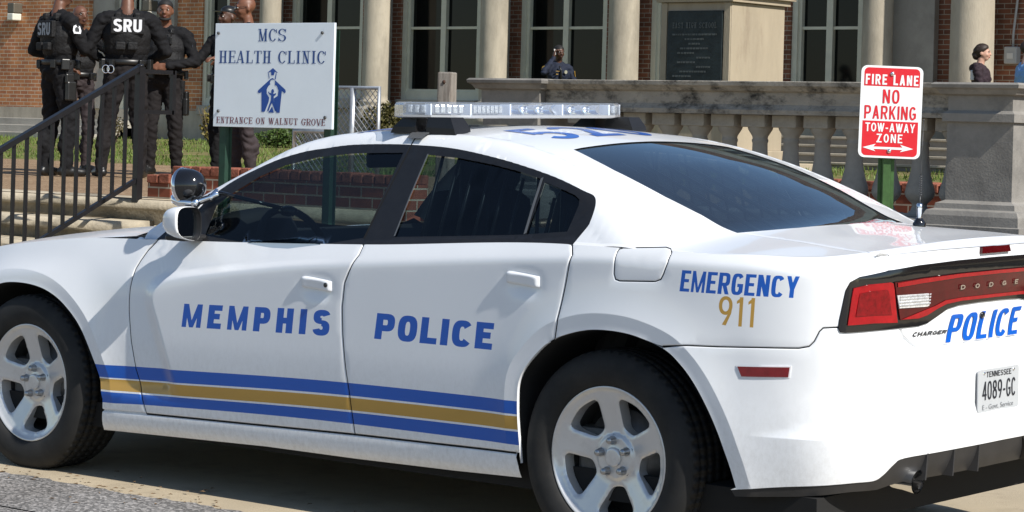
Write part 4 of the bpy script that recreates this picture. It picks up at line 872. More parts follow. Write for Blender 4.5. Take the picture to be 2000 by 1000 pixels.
def font_flat(name, text, q3, m, parent, off=.0015):
    cu = bpy.data.curves.new('t', 'FONT'); cu.body = text; cu.resolution_u = 3; o = bpy.data.objects.new('t', cu); C.objects.link(o)
    me = bpy.data.meshes.new_from_object(o.evaluated_get(bpy.context.evaluated_depsgraph_get())); bpy.data.objects.remove(o); bpy.data.curves.remove(cu)
    n = len(me.vertices); a = np.empty(n*3); me.vertices.foreach_get('co', a); a = a.reshape(-1, 3); F = [tuple(p.vertices) for p in me.polygons]; bpy.data.meshes.remove(me)
    lo, hi = a[:, :2].min(0), a[:, :2].max(0); uv = (a[:, :2]-lo)/(hi-lo); q3 = np.array(q3, float); nn = np.cross(q3[1]-q3[0], q3[3]-q3[0]); nn /= np.linalg.norm(nn)
    return mesh_obj(name, bilin(q3, uv)+nn*off, F, m, parent, smooth=False)
plate()

# wheels
def make_wheel():
    w = empty('wheel', parent=car); N_ = 72; yr0 = 0.
    prof = [(.238, -.20), (.262, -.232), (.300, -.246), (.338, -.238), (.357, -.220), (.3625, -.205)]
    for y in (-.172, -.128, -.086, -.046): prof += [(.3655, y-.012), (.3655, y), (.358, y+.002), (.358, y+.010), (.3655, y+.012)]
    prof += [(.3655, -.022), (.3615, -.010), (.352, .002), (.335, .012), (.312, .0175), (.288, .0175), (.266, .012), (.250, .003), (.2455, -.004)]
    V = []
    for r, y in prof:
        for k in range(N_): a = 2*math.pi*k/N_; V.append((r*math.cos(a), y, max(-.355, r*math.sin(a))))
    F = [(i*N_+k, (i+1)*N_+k, (i+1)*N_+(k+1) % N_, i*N_+(k+1) % N_) for i in range(len(prof)-1) for k in range(N_)]
    mesh_obj('tyre', V, [f[::-1] for f in F], rubber, w)
    wins = []
    for k in range(5):
        a0 = 120+72*k; P = []
        for a, r in ((-21.5, .198), (-17, .205), (0, .208), (17, .205), (21.5, .198), (22.5, .184), (19.5, .145), (15, .113), (7, .102), (-7, .102), (-15, .113), (-19.5, .145), (-22.5, .184)):
            t = R(a0+a); P.append((r*math.cos(t), r*math.sin(t)))
        wins.append([tuple(p) for p in cat(P+P[:1], 3)[:-1]])
    circ = lambda r, n=72: [(r*math.cos(2*math.pi*k/n), r*math.sin(2*math.pi*k/n)) for k in range(n)]
    rings = [circ(r)+circ(r)[:1] for r in (.2405, .2365, .232, .218, .079, .074)]
    v, f = cdt([circ(.2445)], wins, rings, .010, .008)
    def dep(x, y):
        r = np.hypot(x, y); d = np.interp(r, [0, .034, .036, .074, .079, .10, .16, .218, .226, .232, .2365, .2405, .2445], [-.036, -.036, -.040, -.040, -.050, -.048, -.032, -.016, -.014, -.010, -.003, 0, -.003])
        m_ = np.full(x.shape, 9.)
        for P in wins: m_ = np.minimum(m_, pdist(x, y, np.array(P+P[:1]))[0])
        return d-.006*(1-sst(m_, 0, .0045))
    D = dep(v[:, 0], v[:, 1]); V = np.stack([v[:, 0], D, v[:, 1]], 1); F = [tuple(q) for q in f[:, ::-1]]; mi = [0]*len(F); V = [tuple(q) for q in V]
    for P in wins:
        Pn = np.array(P); d = dep(Pn[:, 0], Pn[:, 1]); n = len(P); c = Pn.mean(0); b0 = len(V); V += [(a, dd, b) for (a, b), dd in zip(P, d)]; V += [(a+(a-c[0])*.02, dd-.05, b+(b-c[1])*.02) for (a, b), dd in zip(P, d)]
        F += [(b0+i, b0+n+i, b0+n+(i+1) % n, b0+(i+1) % n) for i in range(n)]
    o = mesh_obj('rim', V, F, alloy, w)
    mb = MB(); mb.lathe([(.2445, -.002), (.236, -.012), (.224, -.03), (.214, -.07), (.210, -.21)], n=48, axis='y'); mb.build('barrel', mat('dark_barrel', (.09, .09, .09), .5, .6), w)
    mb = MB(); mb.lathe([(0, -.095), (.16, -.095), (.16, -.125), (0, -.125)], n=40, axis='y'); mb.build('brake_disc', steel, w)
    mb = MB(); mb.box((.06, -.15, -.09), (.19, -.075, .09), .02); mb.build('brake_caliper', steel, w)
    mb = MB(); mb.lathe([(0, -.15), (.208, -.15)], n=40, axis='y'); mb.build('backing_plate', liner, w)
    for k in range(5):
        a = R(84+72*k); mb = MB(); mb.lathe([(.0155, -.044), (.0155, -.034), (.0118, -.030), (.0118, -.016), (.009, -.011), (0, -.010)], (.0575*math.cos(a), 0, .0575*math.sin(a)), 12, axis='y'); mb.build('lug_nut', mat('lug_steel', (.42, .43, .44), .3, .9), w); mb = MB(); mb.lathe([(.0155, -.0455), (.0205, -.0455), (.0205, -.060)], (.0575*math.cos(a), 0, .0575*math.sin(a)), 14, axis='y'); mb.build('lug_recess', liner, w, fix=False)
    mb = MB(); mb.lathe([(.0335, -.040), (.0335, -.030), (.030, -.027), (.024, -.0265), (0, -.0265)], n=28, axis='y'); mb.box((-.0015, -.0275, -.02), (.0015, -.0262, .02), M=Matrix.Rotation(R(-20), 4, 'Y')); mb.build('centre_cap', alloy, w)
    return w
def copy_tree(o, parent=None):
    c = o.copy(); C.objects.link(c); c.parent = parent
    for ch in list(o.children): copy_tree(ch, c)
    return c
wh = make_wheel()
for i, (x, sg, rot) in enumerate(((0, 1, 0), (3.052, 1, 4), (0, -1, 20), (3.052, -1, 11))):
    o = wh if i == 0 else copy_tree(wh, car); o.location = (x, .905*sg, .355)
    if sg < 0: o.scale = (1, -1, 1)
mb = MB(); mb.tube([(0, -.65, .355), (0, .65, .355)], .05, 10); mb.tube([(3.052, -.65, .355), (3.052, .65, .355)], .05, 10); mb.build('axle', steel, car)

# ---------------------------------------------------------------- ground, street, steps
def ground_z(Y):
    return float(np.interp(-Y, [5.3, 14, 24, 40], [.87, .92, 1.18, 1.25]))
def on_ground(px, py):
    z = .9
    for _ in range(12): p = atz(px, py, z); z = ground_z(p[1])
    return atz(px, py, z)
def sheet(name, pts, m, kind='structure', n=1):
    V = [p for p in pts]; o = mesh_obj(name, V, [tuple(range(len(V)))], m, None, smooth=False); o['kind'] = kind; return o
def aggregate(name, c, speck, sc, rough=.9, patch=None):
    m = bpy.data.materials.new(name); m.use_nodes = True; nt = m.node_tree; N = nt.nodes; L = nt.links; b = N['Principled BSDF']; b.inputs['Roughness'].default_value = rough; b.inputs['Specular IOR Level'].default_value = .25
    tc = N.new('ShaderNodeTexCoord'); vo = N.new('ShaderNodeTexVoronoi'); vo.inputs['Scale'].default_value = sc; L.new(tc.outputs['Object'], vo.inputs['Vector'])
    rp = N.new('ShaderNodeValToRGB'); rp.color_ramp.interpolation = 'LINEAR'; e = rp.color_ramp.elements; e[0].position = .0; e[0].color = (*[x*.55 for x in c], 1); e[1].position = 1; e[1].color = (*speck, 1)
    k = e.new(.5); k.color = (*c, 1); sp = N.new('ShaderNodeSeparateColor'); L.new(vo.outputs['Color'], sp.inputs[0]); L.new(sp.outputs[0], rp.inputs[0])
    n = N.new('ShaderNodeTexNoise'); n.inputs['Scale'].default_value = 1.1; n.inputs['Detail'].default_value = 9; n.inputs['Roughness'].default_value = .7; L.new(tc.outputs['Object'], n.inputs[0])
    r2 = N.new('ShaderNodeValToRGB'); r2.color_ramp.elements[0].position = .3; r2.color_ramp.elements[1].position = .7; lo = patch or (.72, .70, .68); r2.color_ramp.elements[0].color = (*lo, 1); r2.color_ramp.elements[1].color = (1.1, 1.1, 1.1, 1); L.new(n.outputs[0], r2.inputs[0])
    mx = N.new('ShaderNodeMix'); mx.data_type = 'RGBA'; mx.blend_type = 'MULTIPLY'; mx.inputs[0].default_value = 1; L.new(rp.outputs[0], mx.inputs[6]); L.new(r2.outputs[0], mx.inputs[7]); L.new(mx.outputs[2], b.inputs['Base Color'])
    bp = N.new('ShaderNodeBump'); bp.inputs['Strength'].default_value = .5; bp.inputs['Distance'].default_value = .006; L.new(vo.outputs['Distance'], bp.inputs['Height']); L.new(bp.outputs[0], b.inputs['Normal'])
    MATS[name] = m; return m
asphalt = aggregate('worn_asphalt', (.17, .165, .16), (.42, .40, .385), 95)
concrete = mat('tan_concrete', (.43, .36, .255), .85, 0, .10, 1.6, .25, 0, .25, 180, dark=(.25, .20, .14), dscale=4, dlo=.52, dhi=.85)
walkm = aggregate('brown_aggregate', (.27, .175, .10), (.42, .31, .20), 60)
dirt = mat('dry_lawn_soil', (.19, .16, .075), .95, 0, .3, 3, .1, 0, .4, 30, dark=(.085, .12, .03), dscale=1.3, dlo=.42, dhi=.62)
cz = lambda y: .0207-.02276*y
sheet('street', [(-300, 1.09, -.012), (-300, 300, -.30), (300, 300, -.30), (300, 1.09, -.012)], asphalt)
# ragged edge of the asphalt against the gutter
mb = MB(); xs = np.arange(-8, 14, .05); e0 = 1.075+.012*np.cumsum(RNG.normal(0, .25, len(xs)))/3+.010*RNG.normal(0, 1, len(xs)); e0 = 1.075+(e0-1.075)-np.linspace(e0[0]-1.075, e0[-1]-1.075, len(xs))
V = [(x, y, cz(y)+.003) for x, y in zip(xs, e0)]+[(x, y+.012, cz(y)+.011) for x, y in zip(xs, e0)]+[(x, 1.6, -.008) for x in xs]; n = len(xs)
mb.faces(V, [(i, i+1, n+i+1, n+i) for i in range(n-1)]+[(n+i, n+i+1, 2*n+i+1, 2*n+i) for i in range(n-1)]); o = mb.build('street_edge', asphalt); o['kind'] = 'structure'
sheet('driveway', [(-300, -3.3, cz(-3.3)), (-300, 1.2, cz(1.2)), (300, 1.2, cz(1.2)), (300, -3.3, cz(-3.3))], concrete)
sheet('pavement', [(-300, -6.4, .12), (-300, -3.29, .10), (300, -3.29, .10), (300, -6.4, .12)], concrete)
stone = mat('weathered_limestone', (.36, .315, .24), .85, 0, .2, 5, .25, 0, .35, 40, dark=(.13, .115, .09), dscale=3, dlo=.5, dhi=.8)
YW = -5.3
o = mesh_obj('walkway', [(9.0, -5.31, .868), (60, -5.31, .868), (60, -14.0, .92), (-40, -14.0, .92), (-40, -6.9, .875), (9.0, -6.9, .875)], [(0, 1, 2, 3, 4, 5)], walkm, None, smooth=False); o['kind'] = 'structure'
o = mesh_obj('lawn', [(80, -13.99, .919), (-60, -13.99, .919), (-60, -24.4, 1.18), (-60, -300, 1.3), (80, -300, 1.3), (80, -24.4, 1.18)], [(0, 5, 2, 1), (5, 4, 3, 2)], dirt, None, smooth=False); o['kind'] = 'structure'
bank = mat('planting_soil', (.10, .075, .05), .95, 0, .4, 6, .1, 0, .5, 30)
o = mesh_obj('bank', [(9.0, -5.6, .84), (-40, -5.6, .84), (-40, -6.95, .87), (9.0, -6.95, .87)], [(0, 1, 2, 3)], bank, None, smooth=False); o['kind'] = 'structure'
steps = empty('stone_steps', (14, -4.4, .1)); tag(steps, 'worn stone steps with rounded nosings under the black handrail', 'steps')
for i in range(5):
    zt = .87-.165*i; yf = YW+.36*i; x0 = 6.9 if i == 0 else 9.22+.02*i
    prof = [(yf-.40, zt), (yf-.03, zt), (yf+.005, zt-.012), (yf+.022, zt-.035), (yf+.022, zt-.065), (yf+.005, zt-.085), (yf-.045, zt-.09), (yf-.045, zt-.20), (yf-.40, zt-.20)]
    mb = MB(); mb.prism([(x0, a-0, b) for a, b in prof], (30, 0, 0), True); o = mb.build('step', stone, steps); o.location = -Vector(steps.location)
brickr = brick_mat('red_brick', (.26, .085, .05), (.17, .06, .042), (.40, .36, .30), sc=(1/.22, 1/.078))
def low_wall(name, x0, x1, yf, z0, z1, label, steps_=()):
    w = empty(name, ((x0+x1)/2, yf, z0)); tag(w, label, 'wall'); mb = MB(); M = Matrix.Translation(-w.location)
    mb.box((x0, yf-.22, z0), (x1, yf, z1), .006, M=M); mb.build('wall', brickr, w)
    k = int(round((x1-x0)/.105))                                     # a course of bricks on edge along the top
    for i in range(1):
        mb = MB()
        for j in range(k):
            a = x0+(x1-x0)*j/k; dz = RNG.uniform(-.006, .006); mb.box((a+.006, yf-.23, z1), (a+(x1-x0)/k-.006, yf+.012+RNG.uniform(-.005, .005), z1+.068+dz), .008, M=M)
        mb.build('coping', mat('brick_coping', (.24, .085, .055), .8, 0, .45, 11, .2, 0, .4, 60), w)
    return w
low_wall('brick_planter_wall', 6.75, 9.18, -5.46, .80, 1.06, 'low red brick planter wall beside the stone steps')
low_wall('brick_planter_wall', 9.18, 9.44, -5.44, .80, .99, 'short lower brick pier ending the planter wall by the handrail')
low_wall('brick_planter_wall', -1.0, 5.6, -8.1, .85, 1.10, 'low brick edging wall seen between the stone balusters')

rw = empty('retaining_wall', (4, -6.2, .1)); tag(rw, 'plain grey stone retaining wall under the balustrade and planter', 'wall')
mb = MB(); mb.box((-60, -6.9, .0), (6.9, -6.16, .845)); mb.box((6.9, -6.9, .0), (9.20, -5.40, .795)); o = mb.build('wall', mat('grey_wall_stone', (.24, .225, .20), .9, 0, .2, 3, .2, 0, .2, 40, dark=(.11, .10, .09), dscale=2.5, dlo=.45, dhi=.8), rw); o.location = -Vector(rw.location)
mb = MB(); mb.box((-60, -6.92, .8455), (-.2, -6.10, .905), .01); o = mb.build('coping', stone, rw); o.location = -Vector(rw.location)

# ---------------------------------------------------------------- black iron handrail
iron = mat('black_painted_iron', (.012, .012, .014), .38, .2, .2, 20, .5)
hr = empty('handrail', (9.40, -5.28, .86)); tag(hr, 'black iron handrail sloping down the stone steps', 'handrail')
def rel(o): o.location = -Vector(o.parent.location); return o
def hx(px, py, X=9.40): c, d = ray(px, py); return c+d*((X-c[0])/d[0])
tp = hx(276, 134); lo_pt = hx(0, 297); bt = hx(262, 352); bl2 = hx(108, 470)
sl_ = (lo_pt[2]-tp[2])/(lo_pt[1]-tp[1])
tp[1] = -5.28; dirr = np.array([0, 1, sl_])
zt = lambda y: tp[2]+sl_*(y-tp[1])
zb = lambda y: bt[2]+(bl2[2]-bt[2])/(bl2[1]-bt[1])*(y-bt[1])
sb = (bl2[2]-bt[2])/(bl2[1]-bt[1])
yend = -2.6
def bar(a, b, w, h, name, parent, m):
    a = np.array(a); b = np.array(b); t = (b-a)/np.linalg.norm(b-a); s = np.array([1.0, 0, 0]); u = np.cross(s, t); mb = MB()
    V = [p+s*w*i+u*h*j for p in (a, b) for i, j in ((-1, -1), (1, -1), (1, 1), (-1, 1))]
    mb.faces(V, [(0, 1, 2, 3), (7, 6, 5, 4), (0, 4, 5, 1), (1, 5, 6, 2), (2, 6, 7, 3), (3, 7, 4, 0)]); return rel(mb.build(name, m, parent))
bar((9.40, tp[1]-.02, zt(tp[1]-.02)), (9.40, yend, zt(yend)), .024, .020, 'top_rail', hr, iron)
bar((9.40, tp[1], zt(tp[1])-.86*0-(tp[2]-bt[2])), (9.40, yend, zt(yend)-(tp[2]-bt[2])), .018, .016, 'bottom_rail', hr, iron)
y = tp[1]+.115; k = tp[2]-bt[2]
while y < yend:
    bar((9.40, y, zt(y)-k), (9.40, y, zt(y)), .0115, .0115, 'baluster', hr, iron); y += .118
bar((9.40, tp[1]-.02, .84), (9.40, tp[1]-.02, tp[2]+.012), .028, .028, 'post', hr, iron)
mb = MB(); mb.ball((9.40, tp[1]-.02, tp[2]+.02), (.03, .03, .016), 12); rel(mb.build('finial', iron, hr))
for z_ in (tp[2]-.02, tp[2]-.33): bar((9.40, tp[1]-.04, z_), (9.40, tp[1]-.36, z_), .018, .016, 'return_rail', hr, iron)
bar((9.40, tp[1]-.36, tp[2]-.346), (9.40, tp[1]-.36, tp[2]-.004), .018, .018, 'return_post', hr, iron)

# ---------------------------------------------------------------- stone balustrade
bst = mat('stained_cast_stone', (.30, .275, .235), .9, 0, .22, 4, .2, 0, .45, 35, dark=(.035, .033, .03), dscale=6.5, dlo=.48, dhi=.68, stretch=(1.0, 1, 1.6))
bst2 = mat('grey_cast_stone', (.245, .232, .212), .9, 0, .12, 5, .2, 0, .12, 70, dark=(.10, .095, .09), dscale=3, dlo=.45, dhi=.8)
YB = -6.2
bal = empty('balustrade', (4.4, YB-.15, .9)); tag(bal, 'weathered grey stone balustrade with vase shaped balusters', 'balustrade')
def course(name, x0, x1, prof, m, y0=YB, depth=.36, parent=bal, ends=True):
    """a moulding: prof = (outward, z) from the bottom up, mirrored front and back, returned at both ends"""
    V = []; 
    for p, z in prof: V += [(x0-p*ends, y0+p, z), (x1+p*ends, y0+p, z), (x1+p*ends, y0-depth-p, z), (x0-p*ends, y0-depth-p, z)]
    F = [(4*i+k, 4*i+(k+1) % 4, 4*i+4+(k+1) % 4, 4*i+4+k) for i in range(len(prof)-1) for k in range(4)]+[(3, 2, 1, 0), tuple(4*(len(prof)-1)+k for k in range(4))]
    mb = MB(); mb.faces(V, F); return rel(mb.build(name, m, parent))
xl = at(1063, 170, YB)[0]; xr = at(1850, 180, YB)[0]; xe = at(952, 165, YB)[0]; xp1 = at(1990, 300, YB)[0]
def zz(px, py): return float(at(px, py, YB)[2])
z_top = zz(1500, 159); z_c1 = zz(1500, 168); z_c2 = zz(1500, 178); z_f = zz(1500, 206); z_b = zz(1500, 224); z_cap = zz(1500, 243)
rail_prof = [(-.02, z_b), (.012, z_b), (.014, z_b+.03), (.0, z_b+.045), (-.012, z_f), (-.016, z_f+.004), (-.016, z_c2-.01), (.01, z_c2), (.03, z_c1-.012), (.045, z_c1), (.048, z_top-.004), (.04, z_top)]
course('rail', xr+.001, xl, rail_prof, bst, ends=False)
pier_prof = [(-.03, z_b-.02), (.02, z_b-.02), (.02, z_b+.03), (-.005, z_b+.05), (-.005, z_c2-.015), (.03, z_c2-.005), (.05, z_c1-.01), (.07, z_c1), (.075, z_top-.01), (.06, z_top+.003)]
course('pier_cap', xp1+.02, xr-.03, pier_prof, bst2, YB+.05, .46); course('pier_cap', xl-.0, xe+.02, pier_prof, bst2, YB+.05, .46)
zpb = zz(1900, 395); zpb2 = zz(1900, 412); zpb3 = zz(1900, 440)
base_prof = [(.12, .30), (.12, zpb3-.005), (.105, zpb3), (.10, zpb2-.03), (.085, zpb2), (.05, zpb2+.012), (.045, zpb-.01), (.02, zpb), (.0, zpb+.01), (.0, z_b-.02)]
course('pier', xp1+.02, xr-.03, base_prof, bst2, YB+.04, .44); course('pier', xl+.02, xe-.0, base_prof, bst2, YB+.04, .44)
zplate = zz(1600, 415)
course('plinth', xr-.02, xl+.02, [(.02, .25), (.02, zplate-.02), (0, zplate)], bst2, YB+.0, .36, ends=False)
xa, xb = at(1368, 232, YB-.18)[0], at(1608, 232, YB-.18)[0]; dxb = (xa-xb)/4
hB = z_b-zplate
BF = 1.16
prof_b = [(.062, .0), (.062, .045), (.050, .055), (.046, .085), (.040, .105), (.043, .13), (.062, .16), (.078, .20), (.083, .24), (.078, .29), (.066, .36), (.056, .44), (.0485, .53), (.045, .62), (.044, .70), (.048, .715), (.048, .735), (.044, .745), (.046, .77), (.056, .80), (.070, .84), (.074, .862), (.074, .868)]
xk = xb-dxb*6
balm = None
while xk < xl:
    if xk > xr:
        e = empty('baluster', (xk, YB-.18, zplate), parent=bal); e.location = Vector((xk, YB-.18, zplate))-bal.location
        if balm is None:
            mb = MB(); mb.lathe([(r*BF, h*hB) for r, h in prof_b], n=24); c_ = .095
            mb.box((-c_, -c_, .868*hB), (c_, c_, hB), .006); mb.box((-.085, -.085, -.0), (.085, .085, .03*hB), .004); balm = mb.build('baluster', mat('baluster_stone', (.31, .295, .265), .9, 0, .14, 6, .2, 0, .15, 60, dark=(.15, .14, .125), dscale=5, dlo=.48, dhi=.8), bal); balm.location = e.location
        else:
            c2 = balm.copy(); C.objects.link(c2); c2.parent = bal; c2.location = e.location; c2.rotation_euler.z = 0
        bpy.data.objects.remove(e)
    xk += dxb

# ---------------------------------------------------------------- the school front
YF = -24.0
bld = empty('school_building', (20, YF, 1.2)); tag(bld, 'red brick school front with tall dark windows and limestone columns', 'school')
brick_lit = brick_mat('sunlit_brick', (.62, .27, .115), (.42, .165, .085), (.66, .58, .44), sc=(1/.215, 1/.072))  # school brick with the sunlight of the left walls put into its colour
brick_shade = brick_mat('shaded_brick', (.26, .105, .06), (.16, .07, .045), (.36, .32, .26), sc=(1/.215, 1/.072))  # the same brick kept darker, shade between the windows painted in
lime = mat('limestone', (.40, .355, .28), .8, 0, .14, 3, .25, 0, .2, 60, dark=(.20, .18, .145), dscale=2.2, dlo=.46, dhi=.8, stretch=(1, 1, .35))
limeg = mat('grey_limestone', (.36, .335, .29), .85, 0, .12, 2, .25, 0, .2, 60, dark=(.2, .185, .16), dscale=1.6, dlo=.5, dhi=.85)
frame = mat('cream_window_paint', (.60, .58, .46), .5, 0, .08, 6)
pane = mat('dark_window_glass', (.004, .005, .005), .06, 0, .3, .6, .22)
fx = lambda px: float(at(px, 100, YF)[0])
Z0, Z1 = 1.15, 7.2
def part(mb, name, m, parent=None):
    o = mb.build(name, m, parent or bld)
    if (parent or bld) is bld: o.location = -Vector(bld.location)
    return o
def brick(a, b, z0=Z0, z1=Z1, y=YF, d=.5, m=None):
    x0, x1 = sorted((fx(a) if a is not None else 60., fx(b) if b is not None else -30.)); mb = MB(); mb.box((x0, y-d, z0), (x1, y, z1)); return part(mb, 'wall', m or brick_shade)
mb = MB(); mb.box((-30, YF-1.2, Z0-.3), (60, YF-.45, Z1+2)); part(mb, 'back_wall', mat('room_black', (.004, .004, .004), .95))
zs = 1.70
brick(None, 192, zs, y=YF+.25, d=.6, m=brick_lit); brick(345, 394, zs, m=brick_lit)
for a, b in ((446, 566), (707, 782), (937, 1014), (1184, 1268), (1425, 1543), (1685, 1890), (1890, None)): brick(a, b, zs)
for a, b, yo in ((None, 192, .29), (192, 345, .10), (345, 1268, .06), (1268, None, .06)):
    x0, x1 = sorted((fx(a) if a is not None else 60., fx(b) if b is not None else -30.)); mb = MB(); mb.box((x0, YF-.4, Z0-.2), (x1, YF+yo, zs)); part(mb, 'stone_base', lime)
mb = MB(); mb.box((-30, YF-.5, Z1), (60, YF+.05, Z1+2.2)); part(mb, 'upper_wall', brick_shade)
mb = MB(); mb.box((-30, YF+.051, Z1-.35), (fx(392), YF+.74, Z1+.8), .03); part(mb, 'entablature', lime)
def window(a, b, z0=2.02, z1=6.9, mull=1, bar_px=54):
    x0, x1 = sorted((fx(a), fx(b))); y = YF-.10; w = .095; mb = MB()
    mb.box((x0+.002, y-.08, z0-.05), (x0+w, y+.06, z1)); mb.box((x1-w, y-.08, z0-.05), (x1-.002, y+.06, z1)); mb.box((x0+w, y-.08, z0-.05), (x1-w, y+.05, z0+.09)); mb.box((x0+w, y-.08, z1-.1), (x1-w, y+.05, z1))
    f = part(mb, 'window', frame)
    xi0, xi1 = x0+w, x1-w
    mb = MB(); mb.box((xi0, y-.07, z0+.09), (xi0+.05, y+.02, z1-.1)); mb.box((xi1-.05, y-.07, z0+.09), (xi1, y+.02, z1-.1)); mb.box((xi0+.05, y-.07, z0+.09), (xi1-.05, y+.015, z0+.13))
    mb.build('sash', frame, f)
    if mull:
        xm = (xi0+xi1)/2; mb = MB(); mb.box((xm-.055, y-.07, z0+.131), (xm+.055, y+.02, z1-.1)); mb.build('mullion', frame, f)
    zb_ = float(at((a+b)/2, bar_px, YF)[2])
    for zz_ in (zb_, zb_+1.25, zb_+2.5):
        cells = [(xi0+.05, xm-.055), (xm+.055, xi1-.05)] if mull else [(xi0+.05, xi1-.05)]
        for c0, c1 in cells: mb = MB(); mb.box((c0, y-.05, zz_-.022), (c1, y-.004, zz_+.022)); mb.build('glazing_bar', frame, f)
    mb = MB(); mb.box((xi0+.01, y-.075, z0+.1), (xi1-.01, y-.055, z1-.1)); mb.build('pane', pane, f)
    mb = MB(); mb.box((x0-.0, y-.2, z0-.22), (x1+.0, YF+.10, z0-.051), .01); mb.build('sill', limeg, f)
    mb = MB(); mb.box((x0, YF-.3, zs+.001), (x1, YF-.01, z0-.221)); mb.build('apron', lime, f)
    return f
window(394, 446, mull=0, z0=1.85, bar_px=97)
for a, b in ((566, 707), (782, 937), (1014, 1184), (1268, 1425), (1543, 1685)): window(a, b)
def column(px, r0, y=YF+.42, m=lime, r1=.86, zb=1.62, sq=True):
    x = float(at(px, 100, y)[0]); mb = MB(); H_ = Z1-.35
    prof = [(r0*1.38, zb), (r0*1.38, zb+.10), (r0*1.34, zb+.11), (r0*1.36, zb+.16), (r0*1.26, zb+.20), (r0*1.12, zb+.215), (r0*1.10, zb+.25), (r0*1.18, zb+.28), (r0*1.16, zb+.31), (r0*1.02, zb+.33), (r0, zb+.40)]
    prof += [(r0*(1-(1-r1)*t**1.6), zb+.40+(H_-zb-.6)*t) for t in np.linspace(.05, 1, 12)]+[(r0*1.2, H_-.1), (r0*1.2, H_)]
    mb.lathe(prof, (x, y, 0), 32); return part(mb, 'column', m)
for px, r in ((527, .20), (735, .235), (965, .235), (1217, .245), (1713, .225), (1898, .31)): column(px, r)
for px, w in ((540, .30), (750, .36), (980, .34), (1222, .38), (1790, .72)):
    x = fx(px); mb = MB(); mb.box((x-w/2, YF+.001, zs+.001), (x+w/2, YF+.13, Z1-.351), .01); part(mb, 'pilaster', limeg)
# entrance recess with its grey door
x0, x1 = fx(345), fx(192)
door_m = mat('grey_brown_door_paint', (.13, .115, .10), .5, 0, .1, 4)
mb = MB(); mb.box((x1-.62, YF-.5, zs+.001), (x1-.002, YF+.16, Z1), .01); part(mb, 'door_surround', limeg)
mb = MB(); mb.box((x0+.002, YF-.5, zs+.001), (x0+.60, YF+.08, Z1), .01); part(mb, 'door_surround', limeg)
mb = MB(); mb.box((x1-.80, YF-.4, zs+.001), (x1-.621, YF+.05, Z1)); part(mb, 'door_frame', frame)
mb = MB(); mb.box((x0+.601, YF-.4, zs+.001), (x1-.801, YF-.10, 3.55)); d_ = part(mb, 'door', door_m)
mb = MB(); mb.box((x0+.601, YF-.4, 3.551), (x1-.801, YF-.12, Z1)); part(mb, 'fanlight', pane)
for k in range(5): mb = MB(); xx = x0+.7+k*(x1-x0-1.6)/4; mb.box((xx-.02, YF-.119, 3.56), (xx+.02, YF-.09, Z1)); part(mb, 'glazing_bar', frame)
def lamp(px, py, yo, label):
    p = at(px, py, YF+yo+.12); o = empty('wall_lamp', tuple(p)); tag(o, label, 'lamp', 'wall lamps on the school front'); mb = MB(); mb.box((-.10, -.12, 0.0), (.10, .10, .20), .02); mb.build('housing', mat('bronze_lamp', (.13, .115, .09), .5, .4), o)
    mb = MB(); mb.box((-.09, -.11, -.14), (.09, .11, -.002), .02); mb.build('lamp_lens', mat('frosted_lens', (.62, .60, .52), .3), o)
lamp(28, 26, .25, 'square bronze wall lamp on the sunlit brick wall'); lamp(292, 22, .13, 'square bronze wall lamp beside the grey entrance door')
es = empty('entrance_steps', (36, YF+.9, 1.1)); tag(es, 'grey stone entrance steps in front of the sunlit brick wall', 'steps')
zA = [float(at(40, y, YF+.6)[2]) for y in (230, 243, 257, 270)]
for i in range(3): mb = MB(); mb.box((fx(318), YF+.08, zA[3]-.3), (60, YF+1.0+.34*i, zA[i]-.0), .012); o = mb.build('step', limeg, es); o.location = -Vector(es.location)

# landing and flight of steps seen between the balusters, the monument with its tablet
ps = empty('portico_steps', (8, -20, 1.2)); tag(ps, 'pale stone steps with dark risers behind the balustrade', 'steps')
for i in range(4):
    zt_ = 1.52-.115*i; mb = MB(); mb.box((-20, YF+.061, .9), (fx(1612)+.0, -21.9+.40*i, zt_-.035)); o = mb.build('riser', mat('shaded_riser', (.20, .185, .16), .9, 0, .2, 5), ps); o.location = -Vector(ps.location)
    mb = MB(); mb.box((-20, YF+.062, zt_-.034), (fx(1612)+.0, -21.88+.40*i, zt_), .008); o = mb.build('tread', lime, ps); o.location = -Vector(ps.location)
mon = empty('monument', (13, -18.4, 1.1)); tag(mon, 'tall limestone monument block carrying a dark bronze tablet', 'monument')
YM = -18.0; mx0 = float(at(1428, 80, YM)[0]); mx1 = float(at(1291, 80, YM)[0]); c_, d_ = ray(1532, 80); ymb = float((c_+d_*((mx0-c_[0])/d_[0]))[1])
monm = mat('monument_limestone', (.36, .305, .225), .8, 0, .10, 3, .25, 0, .2, 50, dark=(.19, .14, .10), dscale=2.2, dlo=.55, dhi=.85, stretch=(1, 1, .25))
zc0 = float(at(1428, 0, YM)[2])
def mpart(mb, n, m, p=None):
    o = mb.build(n, m, p or mon)
    if not p: o.location = -Vector(mon.location)
    return o
mb = MB(); mb.box((mx0, ymb, 1.3), (mx1, YM, zc0-.02), .015); mpart(mb, 'block', monm)
mb = MB(); 
for k, (p, z) in enumerate(((.05, zc0-.019), (.10, zc0+.05), (.16, zc0+.12))): mb.box((mx0-p, ymb-p, z), (mx1+p, YM+p, z+.07))
mb.box((mx0-.05, ymb-.05, zc0+.191), (mx1+.05, YM+.05, zc0+.9)); mpart(mb, 'cornice', monm)
for p, z0, z1 in ((.12, 1.16, 1.31), (.30, .98, 1.159), (.55, .80, .979)): mb = MB(); mb.box((mx0-p, ymb-p, z0), (mx1+p, YM+p, z1), .012); mpart(mb, 'base', monm)
mb = MB(); w = .05
for a, b in ((mx1-.012, mx1-.10), (mx0+.012, mx0+.10)): mb.box((min(a, b), YM+.001, 1.32), (max(a, b), YM+.02, zc0-.03))
mpart(mb, 'panel_edge', monm)
